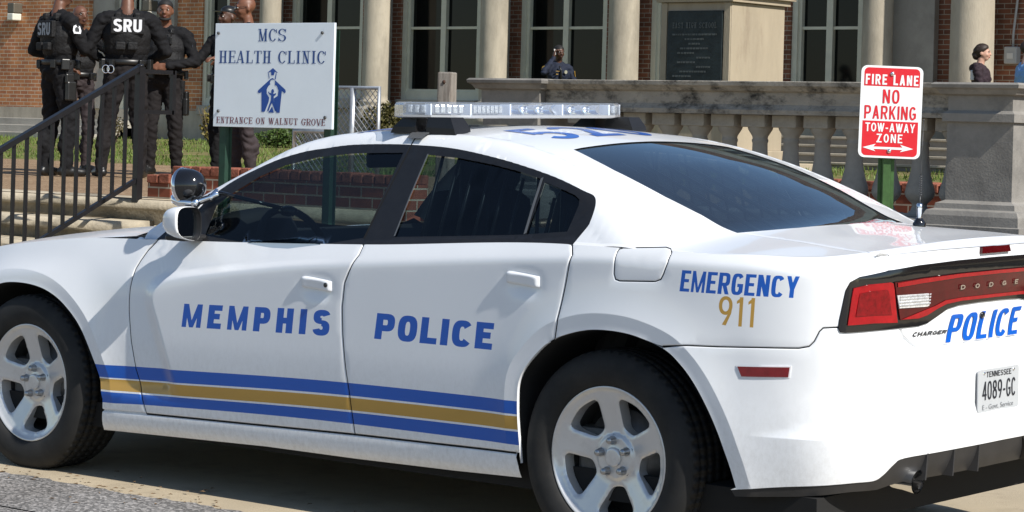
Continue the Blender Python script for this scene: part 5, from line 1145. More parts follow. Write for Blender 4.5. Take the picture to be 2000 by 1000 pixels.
tx0, tx1 = float(at(1413, 80, YM)[0]), float(at(1306, 80, YM)[0]); tz1 = float(at(1360, 21, YM)[2]); tz0 = 1.75
bronze = mat('dark_bronze', (.020, .028, .030), .45, .5, .4, 6, .5, 0, .3, 40)
mb = MB(); mb.box((tx0, YM+.0005, tz0), (tx1, YM+.035, tz1), .008); tb = mpart(mb, 'tablet', bronze)
bl_ = mat('bronze_letters', (.09, .10, .10), .4, .5)
def tq(a, b, z0, z1): return [np.array(p)-np.array(mon.location)*0 for p in ((tx1+(tx0-tx1)*a, YM+.036, z0), (tx1+(tx0-tx1)*b, YM+.036, z0), (tx1+(tx0-tx1)*b, YM+.036, z1), (tx1+(tx0-tx1)*a, YM+.036, z1))]
hh = tz1-tz0
flat_text('lettering', 'EAST HIGH SCHOOL', tq(.10, .90, tz1-hh*.17, tz1-hh*.115), bl_, tb, off=.006, w=.6, t=.17, th=.09, gap=.2, serif=True)
def frames(q): pass
mb = MB()
for i, (a, b) in enumerate(((.1, .9), (.33, .67), (.4, .6), (.25, .75), (.2, .5), (.55, .8), (.2, .52), (.55, .8), (.25, .72), (.12, .45), (.52, .88), (.12, .42), (.52, .86), (.12, .45), (.52, .9), (.25, .7))):
    z_ = tz1-hh*(.24+.045*i); x_ = a
    while x_ < b:
        l_ = RNG.uniform(.02, .06); q = tq(x_, min(b, x_+l_), z_, z_+.022); mb.box((q[1][0], YM+.034, z_), (q[0][0], YM+.041, z_+.022)); x_ += l_+.014
mb.build('relief_lines', bl_, tb)

# conduit and electric box on the brick
p = at(1976, 108, YF+.08); eb = empty('electric_box', tuple(p)); tag(eb, 'small grey electric box with conduit on the brick wall', 'electric box'); mb = MB(); mb.box((-.10, -.08, -.12), (.10, .05, .12), .015); mb.build('box', mat('grey_box_paint', (.32, .33, .33), .5), eb)
mb = MB(); mb.tube([(0, -.03, .1), (0, -.03, .3), (-.06, -.04, .9), (-.06, -.04, 3)], .018, 8); mb.build('conduit', mat('grey_box_paint', (.3, .3, .3)), eb)
mb = MB(); mb.box((-.05, .051, -.05), (.05, .056, .03), .002); mb.build('label_plate', mat('pale_label', (.5, .5, .48), .5), eb)

# ---------------------------------------------------------------- signs
green = mat('green_sign_post', (.011, .042, .027), .5, .3, .25, 12)
def u_post(name, x, y, z0, z1, label, ang=0., w=.045, m=None, holes=True):
    o = empty(name, (x, y, z0), (0, 0, ang)); m = m or green; mb = MB(); pr = [(-w, .028), (-w*.62, .028), (-w*.45, 0), (w*.45, 0), (w*.62, .028), (w, .028)]
    V = [(a, b, z) for z in (0, z1-z0) for a, b in pr]+[(a, b-.006, z) for z in (0, z1-z0) for a, b in pr]; n = len(pr)
    F = [(i, i+1, n+i+1, n+i) for i in range(n-1)]+[(3*n+i, 3*n+i+1, 2*n+i+1, 2*n+i) for i in range(n-1)]+[(0, n, 3*n, 2*n), (n-1, 3*n-1, 4*n-1, 2*n-1)]
    mb.faces(V, F); mb.build('channel', m, o, fix=False)
    mb = MB(); k = 0.04
    while k < z1-z0-.02 and holes: mb.tube([(0, .0012, k), (0, -.001, k)], .006, 8); k += .045
    if holes: mb.build('bolt_holes', mat('hole_dark', (.004, .006, .005), .9), o)
    return o
YS = -4.80
s0, s1 = at(421.5, 45, YS), at(654, 45, YS); zt_, zb_ = float(at(540, 45, YS)[2]), float(at(540, 250, YS)[2])
sg = empty('clinic_sign', ((s0[0]+s1[0])/2, YS, zb_), (0, 0, R(3))); sg.scale = (.95, 1, 1); tag(sg, 'white clinic sign board with blue lettering and schoolhouse emblem on green posts', 'sign')
sw = mat('sign_white_paint', (.70, .77, .84), .45, 0, .03, 4); L0, L1 = s0[0]-sg.location.x, s1[0]-sg.location.x; SH = zt_-zb_
mb = MB(); mb.box((L1, -.020, 0), (L0, 0, SH), .002); mb.build('board', sw, sg)
def sq(a, b, c, d, y=.0): return [(L0+(L1-L0)*a, y, SH*c), (L0+(L1-L0)*b, y, SH*c), (L0+(L1-L0)*b, y, SH*d), (L0+(L1-L0)*a, y, SH*d)]
navy = mat('navy_sign_paint', (.012, .055, .22), .45); maroon = mat('maroon_sign_paint', (.15, .022, .035), .45)
SER = dict(serif=True, w=.72, t=.155, th=.055, gap=.13)
flat_text('lettering', 'MCS', sq(.368, .605, .825, .945), navy, sg, **SER)
flat_text('lettering', 'HEALTH CLINIC', sq(.040, .935, .615, .735), navy, sg, **SER)
flat_text('lettering', 'ENTRANCE ON WALNUT GROVE', sq(.030, .945, .032, .095), maroon, sg, **dict(SER, gap=.12, th=.07))
eb_ = mat('emblem_blue', (.008, .06, .30), .45)
def emblem():
    # outline units read off the sign: x 0..1 across, y 0..1 up
    ex = lambda x, y: (x, y)
    house = [(.0, .455), (.02, .50), (.46, .765), (.475, .765), (.52, .78), (.98, .52), (1, .47), (.96, .435), (.86, .49), (.80, 0), (.685, 0), (.60, .22), (.585, .32), (.72, .38), (.74, .50), (.68, .60), (.60, .625), (.615, .67), (.60, .725), (.54, .745), (.46, .735), (.43, .68), (.44, .63), (.38, .60), (.32, .52), (.33, .42), (.42, .335), (.40, .24), (.28, .03), (.26, .015), (.155, .015), (.135, .46), (.06, .43)]
    adult = [(.40, .02), (.50, .20), (.525, .21), (.64, .035), (.70, .03), (.585, .26), (.575, .37), (.65, .40), (.66, .44), (.575, .42), (.555, .43), (.585, .48), (.56, .525), (.52, .53), (.485, .50), (.485, .455), (.505, .435), (.42, .445), (.40, .48), (.375, .45), (.42, .41), (.485, .38), (.475, .27), (.36, .05)]
    feet = [(.40, .0), (.53, .14), (.60, .0)]
    roof = [(.33, .895), (.50, .99), (.53, 1.0), (.70, .895), (.655, .895), (.60, .92), (.58, .905), (.565, .84), (.47, .84), (.46, .905), (.44, .92), (.385, .90)]
    le = [(.36, .885), (.385, .885), (.415, .77), (.39, .76)]; re_ = [(.635, .885), (.66, .885), (.63, .745), (.60, .76)]
    V = []; F = []; n = 0
    for P in (house, adult, feet, roof, le, re_):
        v, f = cdt([P], h=9, hb=9); V.append(v); F.append(f+n); n += len(v)
    v = np.vstack(V); q = np.array(sq(.378, .615, .145, .57)); return mesh_obj('emblem', bilin(q, v)+np.array([0, .0015, 0]), np.vstack(F), eb_, sg, smooth=False)
emblem()
for a, c in ((.03, .905), (.905, .905), (.045, .15), (.945, .11)):
    p = sq(a, a, c, c)[0]; mb = MB(); mb.tube([(p[0], -.001, p[2]), (p[0], .010, p[2])], .011, 12); mb.build('bolt', steel, sg)
for px in (437, 642):
    x = float(at(px, 250, YS-.03)[0]); o = u_post('post', x-sg.location.x, -.030, -1.36, SH-.05, None, math.pi, .062); o.parent = sg
# fire lane sign faces the camera
def fire_sign():
    dep = 12.5; c0 = CAM_LOC+( _fw*FPX+CR*(1740-1000)-CU*(219-CY))/FPX*dep; xax = np.array(CR)*.995; xax[2] = 0; xax /= np.linalg.norm(xax); yz = np.cross([0, 0, 1], xax)
    s = dep/FPX; W2, H2 = 60.5*s, 90*s
    o = empty('parking_sign', tuple(c0)); o.rotation_euler = (0, R(-1.5*0), math.atan2(xax[1], xax[0])); tag(o, 'red and white no parking sign with double arrow on a perforated green post', 'sign')
    M4 = Matrix.Rotation(R(.9), 4, 'Y')
    m_w = mat('reflective_white', (.76, .78, .79), .35, 0, .03, 5); m_r = mat('sign_red', (.60, .012, .022), .35, 0, .05, 5)
    P = rrect(-W2, -H2, W2, H2, .030); mb = MB(); mb.prism([tuple(M4 @ Vector((a, .004, b))) for a, b in P], (0, .003, 0)); mb.build('plate', m_w, o)
    def put(v, f, m, nm, y=.0): V = [tuple(M4 @ Vector((a, y, b))) for a, b in v]; return mesh_obj(nm, V, [tuple(q) for q in f], m, o, smooth=False)
    def poly(P, m, nm, y, holes=()): v, f = cdt([P], holes, h=9, hb=9); return put(v, f, m, nm, y)
    k = W2*.90; u = lambda y: H2-(y-128)/180*2*H2
    r_ = .022
    top_ = [(-k, u(168)), (k, u(168))]+[p for p in rrect(-k, u(168), k, H2*.955, r_) if p[1] > u(168)+.0301]
    poly([p for p in rrect(-k, u(168), k, H2*.955, .0219)][6:18] + [(-k, u(168)), (k, u(168))], m_r, 'red_panel', .0032)
    poly([(-k, u(236)), ]+[p for p in rrect(-k, -H2*.955, k, u(236), .0219)][18:24]+[p for p in rrect(-k, -H2*.955, k, u(236), .0219)][0:6]+[(k, u(236))], m_r, 'red_panel', .0032)
    def line(text, x0, x1, y0, y1, m, **kw):
        v, f = text_tris(text, h=9, **kw); x = lambda a: -W2+(a-1680)/122*2*W2; v = np.stack([x(x0)+(x(x1)-x(x0))*v[:, 0], u(y1)+(u(y0)-u(y1))*v[:, 1]], 1); put(v, f, m, 'lettering', .0018)
    line('FIRE LANE', 1689, 1793, 145, 165, m_w, w=.60, t=.20, th=.17, gap=.20)
    line('NO', 1724, 1757, 174, 201, m_r, w=.56, t=.155, th=.14, gap=.16, p=2.6)
    line('PARKING', 1689, 1791, 206, 232, m_r, w=.52, t=.145, th=.13, gap=.13, p=2.4)
    line('TOW-AWAY', 1692, 1790, 240, 257, m_w, w=.66, t=.17, th=.15, gap=.14)
    line('ZONE', 1715, 1766, 261, 278, m_w, w=.62, t=.17, th=.15, gap=.22)
    x = lambda a: -W2+(a-1680)/122*2*W2
    ar = [(1688, 288.5), (1714, 281), (1709, 286.5), (1767, 286.5), (1762, 281), (1788, 288.5), (1762, 295.5), (1767, 291), (1709, 291), (1714, 295.5)]
    poly([(x(a), u(b)) for a, b in ar][::-1], m_w, 'arrow', .0018)
    for yy in (143, 294): mb = MB(); p = M4 @ Vector((x(1741), 0, u(yy))); mb.ball((p.x, 0.0, p.z), (.011, .006, .011), 12); mb.build('bolt', chrome, o)
    gp = mat('light_green_sign_post', (.045, .105, .03), .5, .3, .25, 14)
    pst = u_post('post', x(1738), .035, -1.75, H2-.02, None, 0, .040, gp); pst.parent = o
    return o
def _fix_u():
    pass
fire_sign()

# ---------------------------------------------------------------- chain link gate, wooden post, shrubs
galv = mat('galvanised_steel', (.48, .50, .52), .4, .7, .2, 15)
def gate(pxa, pxb, pyt, Y, label, mid=None, zb=None):
    a, b = at(pxa, pyt, Y), at(pxb, pyt, Y); z1 = float(at((pxa+pxb)/2, pyt, Y)[2]); z0 = zb if zb is not None else ground_z(Y)+.05; x0, x1 = sorted((a[0], b[0]))
    o = empty('chain_link_gate', ((x0+x1)/2, Y, z0)); tag(o, label, 'gate'); w = x1-x0; h = z1-z0; mb = MB()
    mb.tube([(-w/2, 0, 0), (-w/2, 0, h), (w/2, 0, h), (w/2, 0, 0), (-w/2, 0, 0)], .024, 8); mb.build('frame', galv, o)
    if mid: mb = MB(); xm = float(at(mid, pyt, Y)[0])-o.location.x; mb.tube([(xm, .0, -.05), (xm, .0, h)], .034, 10); mb.build('middle_post', galv, o)
    mb = MB(); s = .062; k = -h
    while k < w:
        for sgn in (1, -1):
            t0 = max(0, -k); t1 = min(h, w-k)
            if t1 > t0:
                p0, p1 = (k+t0, t0), (k+t1, t1); f = (lambda p: (-w/2+p[0], .003*sgn, p[1])) if sgn == 1 else (lambda p: (w/2-p[0], .003*sgn, p[1])); mb.tube([f(p0), f(p1)], .0040, 5, caps=False)
        k += s*1.2
    mb.build('mesh', galv, o); return o
gate(577, 741, 171, -11.5, 'galvanised chain link gate leaning behind the clinic sign', mid=690)
g2 = gate(575, 655, 256, -10.2, 'low section of chain link fence under the clinic sign', zb=.92)
wood = mat('weathered_timber', (.27, .245, .215), .85, 0, .3, 6, .2, 0, .5, 60, dark=(.10, .06, .04), dscale=2.5, dlo=.5, dhi=.7, stretch=(8, 8, .6))
YP = -7.6; p0 = at(874, 141, YP); sc_ = 30/ (FPX/np.dot(p0-CAM_LOC, _fw)); wp = empty('timber_post', (p0[0], YP, .85)); tag(wp, 'weathered square timber post with a bolt hole behind the light bar', 'post')
mb = MB(); mb.box((-.062, -.062, 0), (.062, .062, p0[2]-.85), .012, M=Matrix.Rotation(R(18), 4, 'Z')); mb.build('post', wood, wp)
q = at(865, 160, YP+.075); mb = MB(); mb.ball((q[0]-p0[0], .062, q[2]-.85), (.014, .012, .016), 10); mb.build('bolt_hole', mat('hole_rust', (.05, .02, .01), .8), wp)
def leaf_mat(name, c): return mat(name, c, .55, 0, .45, 14, .3)
def shrub(name, px0, px1, pyb, pyt, Y, col, label, n=900, leaf=.05, twig=True, depth=.5):
    a, b = at(px0, pyb, Y), at(px1, pyb, Y); x0, x1 = sorted((a[0], b[0])); z0 = ground_z(Y); z1 = float(at((px0+px1)/2, pyt, Y)[2]); o = empty(name, ((x0+x1)/2, Y, z0)); tag(o, label, 'shrub'); w = (x1-x0)/2; h = z1-z0; mb = MB()
    lob = [(RNG.uniform(-.6, .6)*w, RNG.uniform(-.4, .4)*depth, RNG.uniform(.3, .75)*h, RNG.uniform(.35, .6)) for _ in range(9)]
    for _ in range(n):
        lx, ly, lz, r = lob[RNG.integers(len(lob))]; d = RNG.normal(0, 1, 3); d /= np.linalg.norm(d); q = RNG.uniform(.3, 1)**.4; c = np.array([lx+d[0]*r*w*q, ly+d[1]*r*depth*q, max(.03, lz+d[2]*r*h*.6*q)])
        u = RNG.normal(0, 1, 3); u /= np.linalg.norm(u); v = np.cross(u, RNG.normal(0, 1, 3)); v /= np.linalg.norm(v); s = leaf*RNG.uniform(.6, 1.3); mb.faces([c-u*s*.5, c+v*s*.28, c+u*s*.5, c-v*s*.28], [(0, 1, 2, 3)])
    mb.build('foliage', leaf_mat('leaf_'+name+str(round(col[0]*1000)), col), o, fix=False)
    mb = MB()
    for _ in range(7): e = RNG.uniform(-1, 1, 2); mb.tube([(e[0]*w*.1, e[1]*.05, 0), (e[0]*w*.3, e[1]*.15, h*.35), (e[0]*w*.6, e[1]*.3, h*.75)], [.014, .010, .004], 6)
    mb.build('stem', mat('shrub_bark', (.10, .075, .05), .9), o); return o
shrub('hedge', 735, 800, 262, 205, -20.8, (.075, .068, .022), 'brownish clipped hedge between the chain link gate and the light bar', 3000, .07, depth=.7)
shrub('low_shrub', 498, 585, 275, 247, -21.5, (.05, .085, .018), 'dark green low shrub at the foot of the school wall', 1600, .06)
shrub('yellow_shrub', 402, 424, 240, 188, -21.8, (.16, .13, .03), 'yellowish thin shrub by the narrow window', 500, .06, depth=.25)
shrub('bare_shrub', 205, 236, 292, 210, -20.5, (.10, .085, .04), 'sparse brown shrub behind the police officers', 400, .05, depth=.3)

# ---------------------------------------------------------------- grass
def grass():
    mb_V = []; mb_F = []; n = 30000
    xs = RNG.uniform(6, 36, n); ys = -14.0-9.3*RNG.uniform(0, 1, n)**1.2
    dens_ = np.sin(xs*1.7+np.sin(ys*1.1)*2)+np.sin(ys*2.3+xs*.6); keep = dens_+RNG.normal(0, .9, n) > -.55; xs, ys = xs[keep], ys[keep]
    z = np.interp(-ys, [14, 24], [.919, 1.18]); a = RNG.uniform(0, 2*np.pi, len(xs)); h = RNG.uniform(.03, .085, len(xs)); w = .010
    dx, dy = np.cos(a)*w, np.sin(a)*w; lx, ly = RNG.normal(0, .025, len(xs)), RNG.normal(0, .025, len(xs))
    V = np.stack([np.stack([xs-dx, ys-dy, z], 1), np.stack([xs+dx, ys+dy, z], 1), np.stack([xs+lx, ys+ly, z+h], 1)], 1).reshape(-1, 3); F = np.arange(len(V)).reshape(-1, 3)
    o = mesh_obj('grass', V, F, mat('grass_blades', (.105, .15, .028), .6, 0, .5, 2.5, .3), None, smooth=False); o['kind'] = 'stuff'
grass()
def debris():
    V = []; F = []
    for _ in range(260):
        x = RNG.uniform(-2.5, 3.5); y = RNG.choice([RNG.normal(1.07, .05), RNG.uniform(1.1, 1.9), RNG.uniform(.75, 1.1)]); s = RNG.uniform(.006, .018); a = RNG.uniform(0, 6.28); z = max(cz(y), -.006 if y > 1.08 else -9)+.012; n = len(V)
        V += [(x+math.cos(a)*s, y+math.sin(a)*s, z), (x-math.sin(a)*s*.5, y+math.cos(a)*s*.5, z+.004), (x-math.cos(a)*s, y-math.sin(a)*s, z), (x+math.sin(a)*s*.5, y-math.cos(a)*s*.5, z+.003)]; F.append((n, n+1, n+2, n+3))
    o = mesh_obj('fallen_leaves', V, F, mat('dead_leaf', (.16, .10, .05), .8, 0, .5, 30), None, smooth=False); o['kind'] = 'stuff'
debris()

# ---------------------------------------------------------------- people
def _prim_mesh(prims):
    mb = MB()
    for p in prims:
        if p[0] == 'e': mb.ball(p[1], p[2], 16, M=p[4] if len(p) > 4 else None)
        else:
            a, b, r0, r1 = np.array(p[1], float), np.array(p[2], float), p[3], p[4]; L_ = np.linalg.norm(b-a)+1e-6; t = (b-a)/L_
            P = [a+(b-a)*k for k in np.linspace(0, 1, 4)]; mb.tube(P, [r0+(r1-r0)*k for k in np.linspace(0, 1, 4)], 14); mb.ball(a, r0, 12); mb.ball(b, r1, 12)
    return mb
def _dist(prims, Q):
    D = []
    for p in prims:
        if p[0] == 'e':
            c, r = np.array(p[1]), np.array(p[2] if not np.isscalar(p[2]) else (p[2],)*3); q = Q-c
            if len(p) > 4 and p[4] is not None: q = q @ np.array(p[4].to_3x3())
            k = np.linalg.norm(q/r, axis=1); D.append((k-1)*r.min())
        else:
            a, b = np.array(p[1], float), np.array(p[2], float); ab = b-a; t = np.clip((Q-a)@ab/(ab@ab+1e-9), 0, 1); D.append(np.linalg.norm(Q-a-t[:, None]*ab, axis=1)-(p[3]+(p[4]-p[3])*t))
    return np.array(D)
def blob(name, prims, mats, parent, vox=.012, smooth=4, wrinkle=0.):
    """one continuous skin grown over a set of tapered limbs and masses"""
    mb = _prim_mesh(prims); me = bpy.data.meshes.new(name); mb.bm.to_mesh(me); mb.bm.free(); o = bpy.data.objects.new(name, me); C.objects.link(o)
    md = o.modifiers.new('r', 'REMESH'); md.mode = 'VOXEL'; md.voxel_size = vox; md.use_smooth_shade = True
    if smooth: ms = o.modifiers.new('s', 'SMOOTH'); ms.factor = .5; ms.iterations = smooth
    m2 = bpy.data.meshes.new_from_object(o.evaluated_get(bpy.context.evaluated_depsgraph_get())); bpy.data.objects.remove(o); bpy.data.meshes.remove(me); m2.name = name
    n = len(m2.polygons); c = np.empty(n*3); m2.polygons.foreach_get('center', c); c = c.reshape(-1, 3)
    tags = [p[-2] if p[0] == 'e' and len(p) > 4 else p[-1] for p in prims]
    tags = [p[3] if p[0] == 'e' else p[5] for p in prims]; um = sorted(set(tags)); k = _dist(prims, c).argmin(0)
    if wrinkle:
        from mathutils import noise as mno
        nv = len(m2.vertices); co = np.empty(nv*3); m2.vertices.foreach_get('co', co); co = co.reshape(-1, 3); no = np.array([v.normal[:] for v in m2.vertices]); kk = np.array([t in ('skin', 'bo') for t in tags])[_dist(prims, co).argmin(0)]
        of = wrinkle*100; dv = np.array([0. if s_ else (abs(mno.noise(Vector((c_[0]*9+of, c_[1]*9, c_[2]*15+c_[0]*6))))*2-.6)+.5*mno.noise(Vector((c_[0]*22, c_[1]*22, c_[2]*30+of))) for c_, s_ in zip(co, kk)]); co = co+no*(dv*.011)[:, None]; m2.vertices.foreach_set('co', co.ravel()); m2.update()
    m2.materials.clear()
    for t in um: m2.materials.append(mats[t])
    m2.polygons.foreach_set('material_index', np.array([um.index(tags[i]) for i in k], dtype=np.int32)); m2.polygons.foreach_set('use_smooth', [True]*n)
    return link(name, m2, parent)
def hand_prims(w, d, n, curl=.5, s=1., tag_='skin', spread=.2):
    """palm, four bent fingers of unequal length and a thumb leaving the side of the palm"""
    w = np.array(w, float); d = np.array(d, float); d /= np.linalg.norm(d); n = np.array(n, float); n -= d*(n@d); n /= np.linalg.norm(n); u = np.cross(d, n); P = [('c', w-d*.02, w+d*.03, .024*s, .027*s, tag_)]
    for k in (-1, 0, 1): P.append(('c', w+u*k*.020*s+d*.02, w+u*k*.026*s+d*.088*s, .017*s, .0145*s, tag_))
    for k, l in ((-1.5, .062), (-.5, .074), (.5, .078), (1.5, .070)):
        a = w+d*.092*s+u*k*.0195*s; d1 = d*math.cos(curl*.8)+n*math.sin(curl*.8)+u*k*.05*spread; b = a+d1*l*.5*s; d2 = d*math.cos(curl*1.9)+n*math.sin(curl*1.9); c = b+d2*l*.5*s
        P += [('c', a, b, .0098*s, .0092*s, tag_), ('c', b, c, .0090*s, .0078*s, tag_)]
    a = w+d*.03*s+u*.030*s; b = a+(d*.6+u*.55+n*.35)*.042*s; c = b+(d*.8+n*.45)*.032*s; P += [('c', a, b, .0135*s, .0115*s, tag_), ('c', b, c, .011*s, .009*s, tag_)]
    return P
def head_prims(c, yaw=0., tilt=0., s=1.):
    M = Matrix.Translation(Vector(c)) @ Matrix.Rotation(yaw, 4, 'Z') @ Matrix.Rotation(tilt, 4, 'X'); R3 = M.to_3x3().to_4x4()
    f = lambda x, y, z: tuple(M @ Vector((x*s, y*s, z*s))); e = lambda p, r: ('e', f(*p), tuple(k*s for k in r), 'skin', R3)
    P = [e((0, .012, .030), (.076, .096, .086)), e((0, -.018, -.01), (.068, .078, .095)), e((0, -.038, -.072), (.047, .046, .040)), e((0, -.060, -.085), (.024, .022, .020)), e((0, -.092, .024), (.055, .016, .012)),
         e((.036, -.062, -.028), (.024, .026, .026)), e((-.036, -.062, -.028), (.024, .026, .026)), ('c', f(0, -.092, .012), f(0, -.112, -.022), .010*s, .014*s, 'skin'), e((.012, -.102, -.026), (.010, .009, .008)), e((-.012, -.102, -.026), (.010, .009, .008)),
         e((0, -.088, -.052), (.026, .012, .008)), e((0, -.086, -.064), (.022, .012, .008))]
    for k in (1, -1): P += [e((.078*k, .016, -.008), (.010, .022, .032))]
    return P, M
EYE_W = mat('eye_white', (.55, .52, .48), .3); EYE_D = mat('eye_dark', (.008, .006, .005), .2)
def face_parts(body, M, lip, s=1., brow=(.01, .008, .007), glasses=None):
    f = lambda x, y, z: M @ Vector((x*s, y*s, z*s))
    for k in (1, -1):
        mb = MB(); mb.ball(f(.031*k, -.084, .008), (.0125*s, .0095*s, .0085*s), 10); e = mb.build('eye', EYE_W, body)
        mb = MB(); mb.ball(f(.031*k, -.0925, .008), (.0062*s, .003*s, .0065*s), 8); mb.build('iris', EYE_D, e)
        mb = MB(); mb.tube([f(.015*k, -.097, .026), f(.032*k, -.098, .031), f(.05*k, -.088, .026)], [.003*s, .0042*s, .0025*s], 6); mb.build('eyebrow', mat('brow%.3f' % brow[0], brow, .9), body)
    mb = MB(); mb.tube([f(-.024, -.090, -.056), f(-.009, -.0985, -.053), f(0, -.0985, -.055), f(.009, -.0985, -.053), f(.024, -.090, -.056)], [.002, .0052, .0050, .0052, .002], 6); mb.tube([f(-.018, -.092, -.061), f(0, -.0985, -.065), f(.018, -.092, -.061)], [.002, .0062, .002], 6); mb.build('lips', mat('lip%.3f' % lip[0], lip, .5), body)
    if glasses:
        g = glasses; mb = MB(); th = np.linspace(0, 2*math.pi, 17)
        if g == 'wire':
            for k in (1, -1): mb.tube([f(.031*k+.024*math.cos(a), -.101+.004*abs(math.cos(a)), .004+.016*math.sin(a)) for a in th], .0016, 5, caps=False); mb.tube([f(.055*k, -.095, .010), f(.078*k, -.03, .012), f(.079*k, .02, .006)], .0018, 5)
            mb.tube([f(-.008, -.103, .008), f(.008, -.103, .008)], .0018, 5); mb.build('glasses', mat('spectacle_wire', (.03, .03, .03), .3, .5), body); return
        for k in (1, -1): mb.ball(f(.031*k, -.099, .006), (.027*s, .008*s, .019*s), 12); mb.tube([f(.056*k, -.09, .012), f(.078*k, -.03, .012), f(.079*k, .02, .006)], .003, 6)
        mb.tube([f(-.01, -.104, .010), f(.01, -.104, .010)], .003, 6); mb.build('glasses', g, body)
def hair_cap(body, M, m, s=1., low=.0, n=1., back=-.02):
    """a close cap of hair over the crown, with a hairline"""
    V = []; F = []; nu, nv = 36, 12
    for j in range(nv+1):
        for i in range(nu):
            a = 2*math.pi*i/nu; fr = .5-.5*math.sin(a); zl = low+(.068-low)*(fr**1.3)+(back-low)*((1-fr)**2)*.9; t = j/nv; ph0 = math.asin(max(-.95, min(.95, (zl-.030)/.092))); ph = ph0+(math.pi/2-ph0)*t; th = .0025+.006*n*min(1, t*4)+RNG.uniform(-.0012, .0012)
            c, z = math.cos(ph), math.sin(ph); V.append(M @ Vector((s*c*math.cos(a)*(.076+th), s*(.012+c*math.sin(a)*(.096+th)), s*(.030+z*(.086+th)))))
    for j in range(nv): F += [(j*nu+i, j*nu+(i+1) % nu, (j+1)*nu+(i+1) % nu, (j+1)*nu+i) for i in range(nu)]
    return mesh_obj('hair', V, F, m, body)
black_cloth = mat('black_uniform_cloth', (.0062, .0062, .0075), .85, 0, .3, 9, .25, 0, .7, 16)
black_cloth2 = mat('faded_black_trousers', (.014, .012, .0125), .88, 0, .3, 8, .2, 0, .7, 14)
brown_cloth = mat('charcoal_brown_trousers', (.042, .033, .035), .88, 0, .3, 8, .2, 0, .7, 12)
navy_cloth = mat('navy_uniform_cloth', (.012, .017, .034), .8, 0, .25, 9, .3, 0, .6, 16)
leather = mat('black_leather', (.010, .010, .010), .38, 0, .2, 12, .5)
nylon = mat('black_nylon', (.009, .009, .010), .7, 0, .25, 14, .3, 0, .5, 40)
SK = lambda nm, c: mat('skin_'+nm, c, .48, 0, .12, 18, .45)
white_ink = mat('white_patch_ink', (.62, .63, .66), .5); grey_ink = mat('grey_patch_ink', (.24, .27, .31), .5); hair_m = mat('black_hair', (.007, .006, .006), .75, 0, .3, 60)
def person(label, px, py, psi, height, skin, cloth, trousers, elbows, wrists, hands, feet=((.11, 0), (-.11, 0)), head_yaw=0., head_tilt=0., build=1., group=None, boots=leather, lean=0., base=None, toes=(18, -18), vest=False, belt=True, face=True, fat=0.):
    p = on_ground(px, py) if base is None else np.array(base); A = math.atan2(CAM_LOC[1]-p[1], CAM_LOC[0]-p[0]); s = height/1.80
    root = empty('person', tuple(p), (0, 0, A+R(psi)+math.pi/2)); tag(root, label, 'person', group); root.scale = (s, s, s); b = build; f_ = fat; sh = lean
    P = [('e', (0, .01, .985), (.172*b, .135*b, .13), 'tr'), ('e', (0, -.015-f_*.3, 1.13), (.168*b+f_*.4, .128*b+f_*.6, .17), 'sh'), ('e', (0, 0-sh, 1.33), (.192*b, .140*b, .19), 'sh'), ('c', (-.155*b, .01-sh, 1.445), (.155*b, .01-sh, 1.445), .075*b, .075*b, 'sh'), ('c', (-.06, .012-sh, 1.49), (.06, .012-sh, 1.49), .060, .060, 'sh'),
         ('c', (0, .022-sh, 1.50), (0, -.002-sh, 1.60), .056*b, .054*b, 'skin')]
    for k, (fx_, fy_) in zip((1, -1), feet):
        kn = (.5*(.10*k+fx_)+.012*k, fy_*.5-.03, .51); an = (fx_, fy_+.015, .10)
        P += [('c', (.088*k, .01, .94), kn, .098*b, .074*b, 'tr'), ('c', kn, an, .073*b, .058, 'tr'), ('e', (fx_, fy_+.035, .30), (.062, .068, .13), 'tr')]
        t = R(toes[0 if k == 1 else 1]); d = np.array([math.sin(t), -math.cos(t), 0]); h0 = np.array([fx_, fy_+.01, .047]); P += [('c', h0-d*.045, h0+d*.05, .044, .048, 'bo'), ('c', h0+d*.05, h0+d*.165-np.array([0, 0, .008]), .046, .037, 'bo'), ('c', h0, h0+np.array([0, 0, .09]), .050, .052, 'bo')]
    for k, el, wr, hd in zip((1, -1), elbows, wrists, hands):
        so_ = (.198*b*k, .01-sh, 1.425); P += [('e', so_, (.068*b, .074*b, .072*b), 'sh'), ('c', so_, el, .067*b, .054*b, 'sh'), ('c', el, wr, .055*b, .039, 'sh')]
        if hd: P += hand_prims(wr, hd[0], hd[1], hd[2])
    Hp, M = head_prims((0, -.018-sh*1.1, 1.688), R(head_yaw), R(head_tilt)); P += Hp
    body = blob('body', P, dict(skin=skin, sh=cloth, tr=trousers, bo=boots), root, .0105, 3, wrinkle=.1+abs(px)*.001)
    if belt:
        mb = MB(); th = np.linspace(0, 2*math.pi, 41); V = []
        for zz_, k in ((1.03, 1.0), (1.035, 1.05), (1.075, 1.05), (1.08, 1.0)): V += [(math.cos(a)*(.176*b+f_*.3)*k, -.005-f_*.15+math.sin(a)*(.142*b+f_*.45)*k, zz_) for a in th[:-1]]
        mb.faces(V, [(40*i+j, 40*i+(j+1) % 40, 40*i+40+(j+1) % 40, 40*i+40+j) for i in range(3) for j in range(40)], True); bo = mb.build('belt', leather, root)
        for a, w_, h_ in ((20, .07, .09), (160, .08, .10), (55, .05, .08), (125, .05, .08), (250, .06, .09), (300, .05, .07), (215, .04, .08)):
            t = R(a); Mx = Matrix.Translation((math.cos(t)*(.19*b+f_*.3), -.005+math.sin(t)*(.155*b+f_*.4), 1.045)) @ Matrix.Rotation(t, 4, 'Z'); mb = MB(); mb.box((-.012, -w_/2, -h_*.6), (.028, w_/2, h_*.4), .008, M=Mx); mb.build('pouch', leather, bo)
    return root, body, M
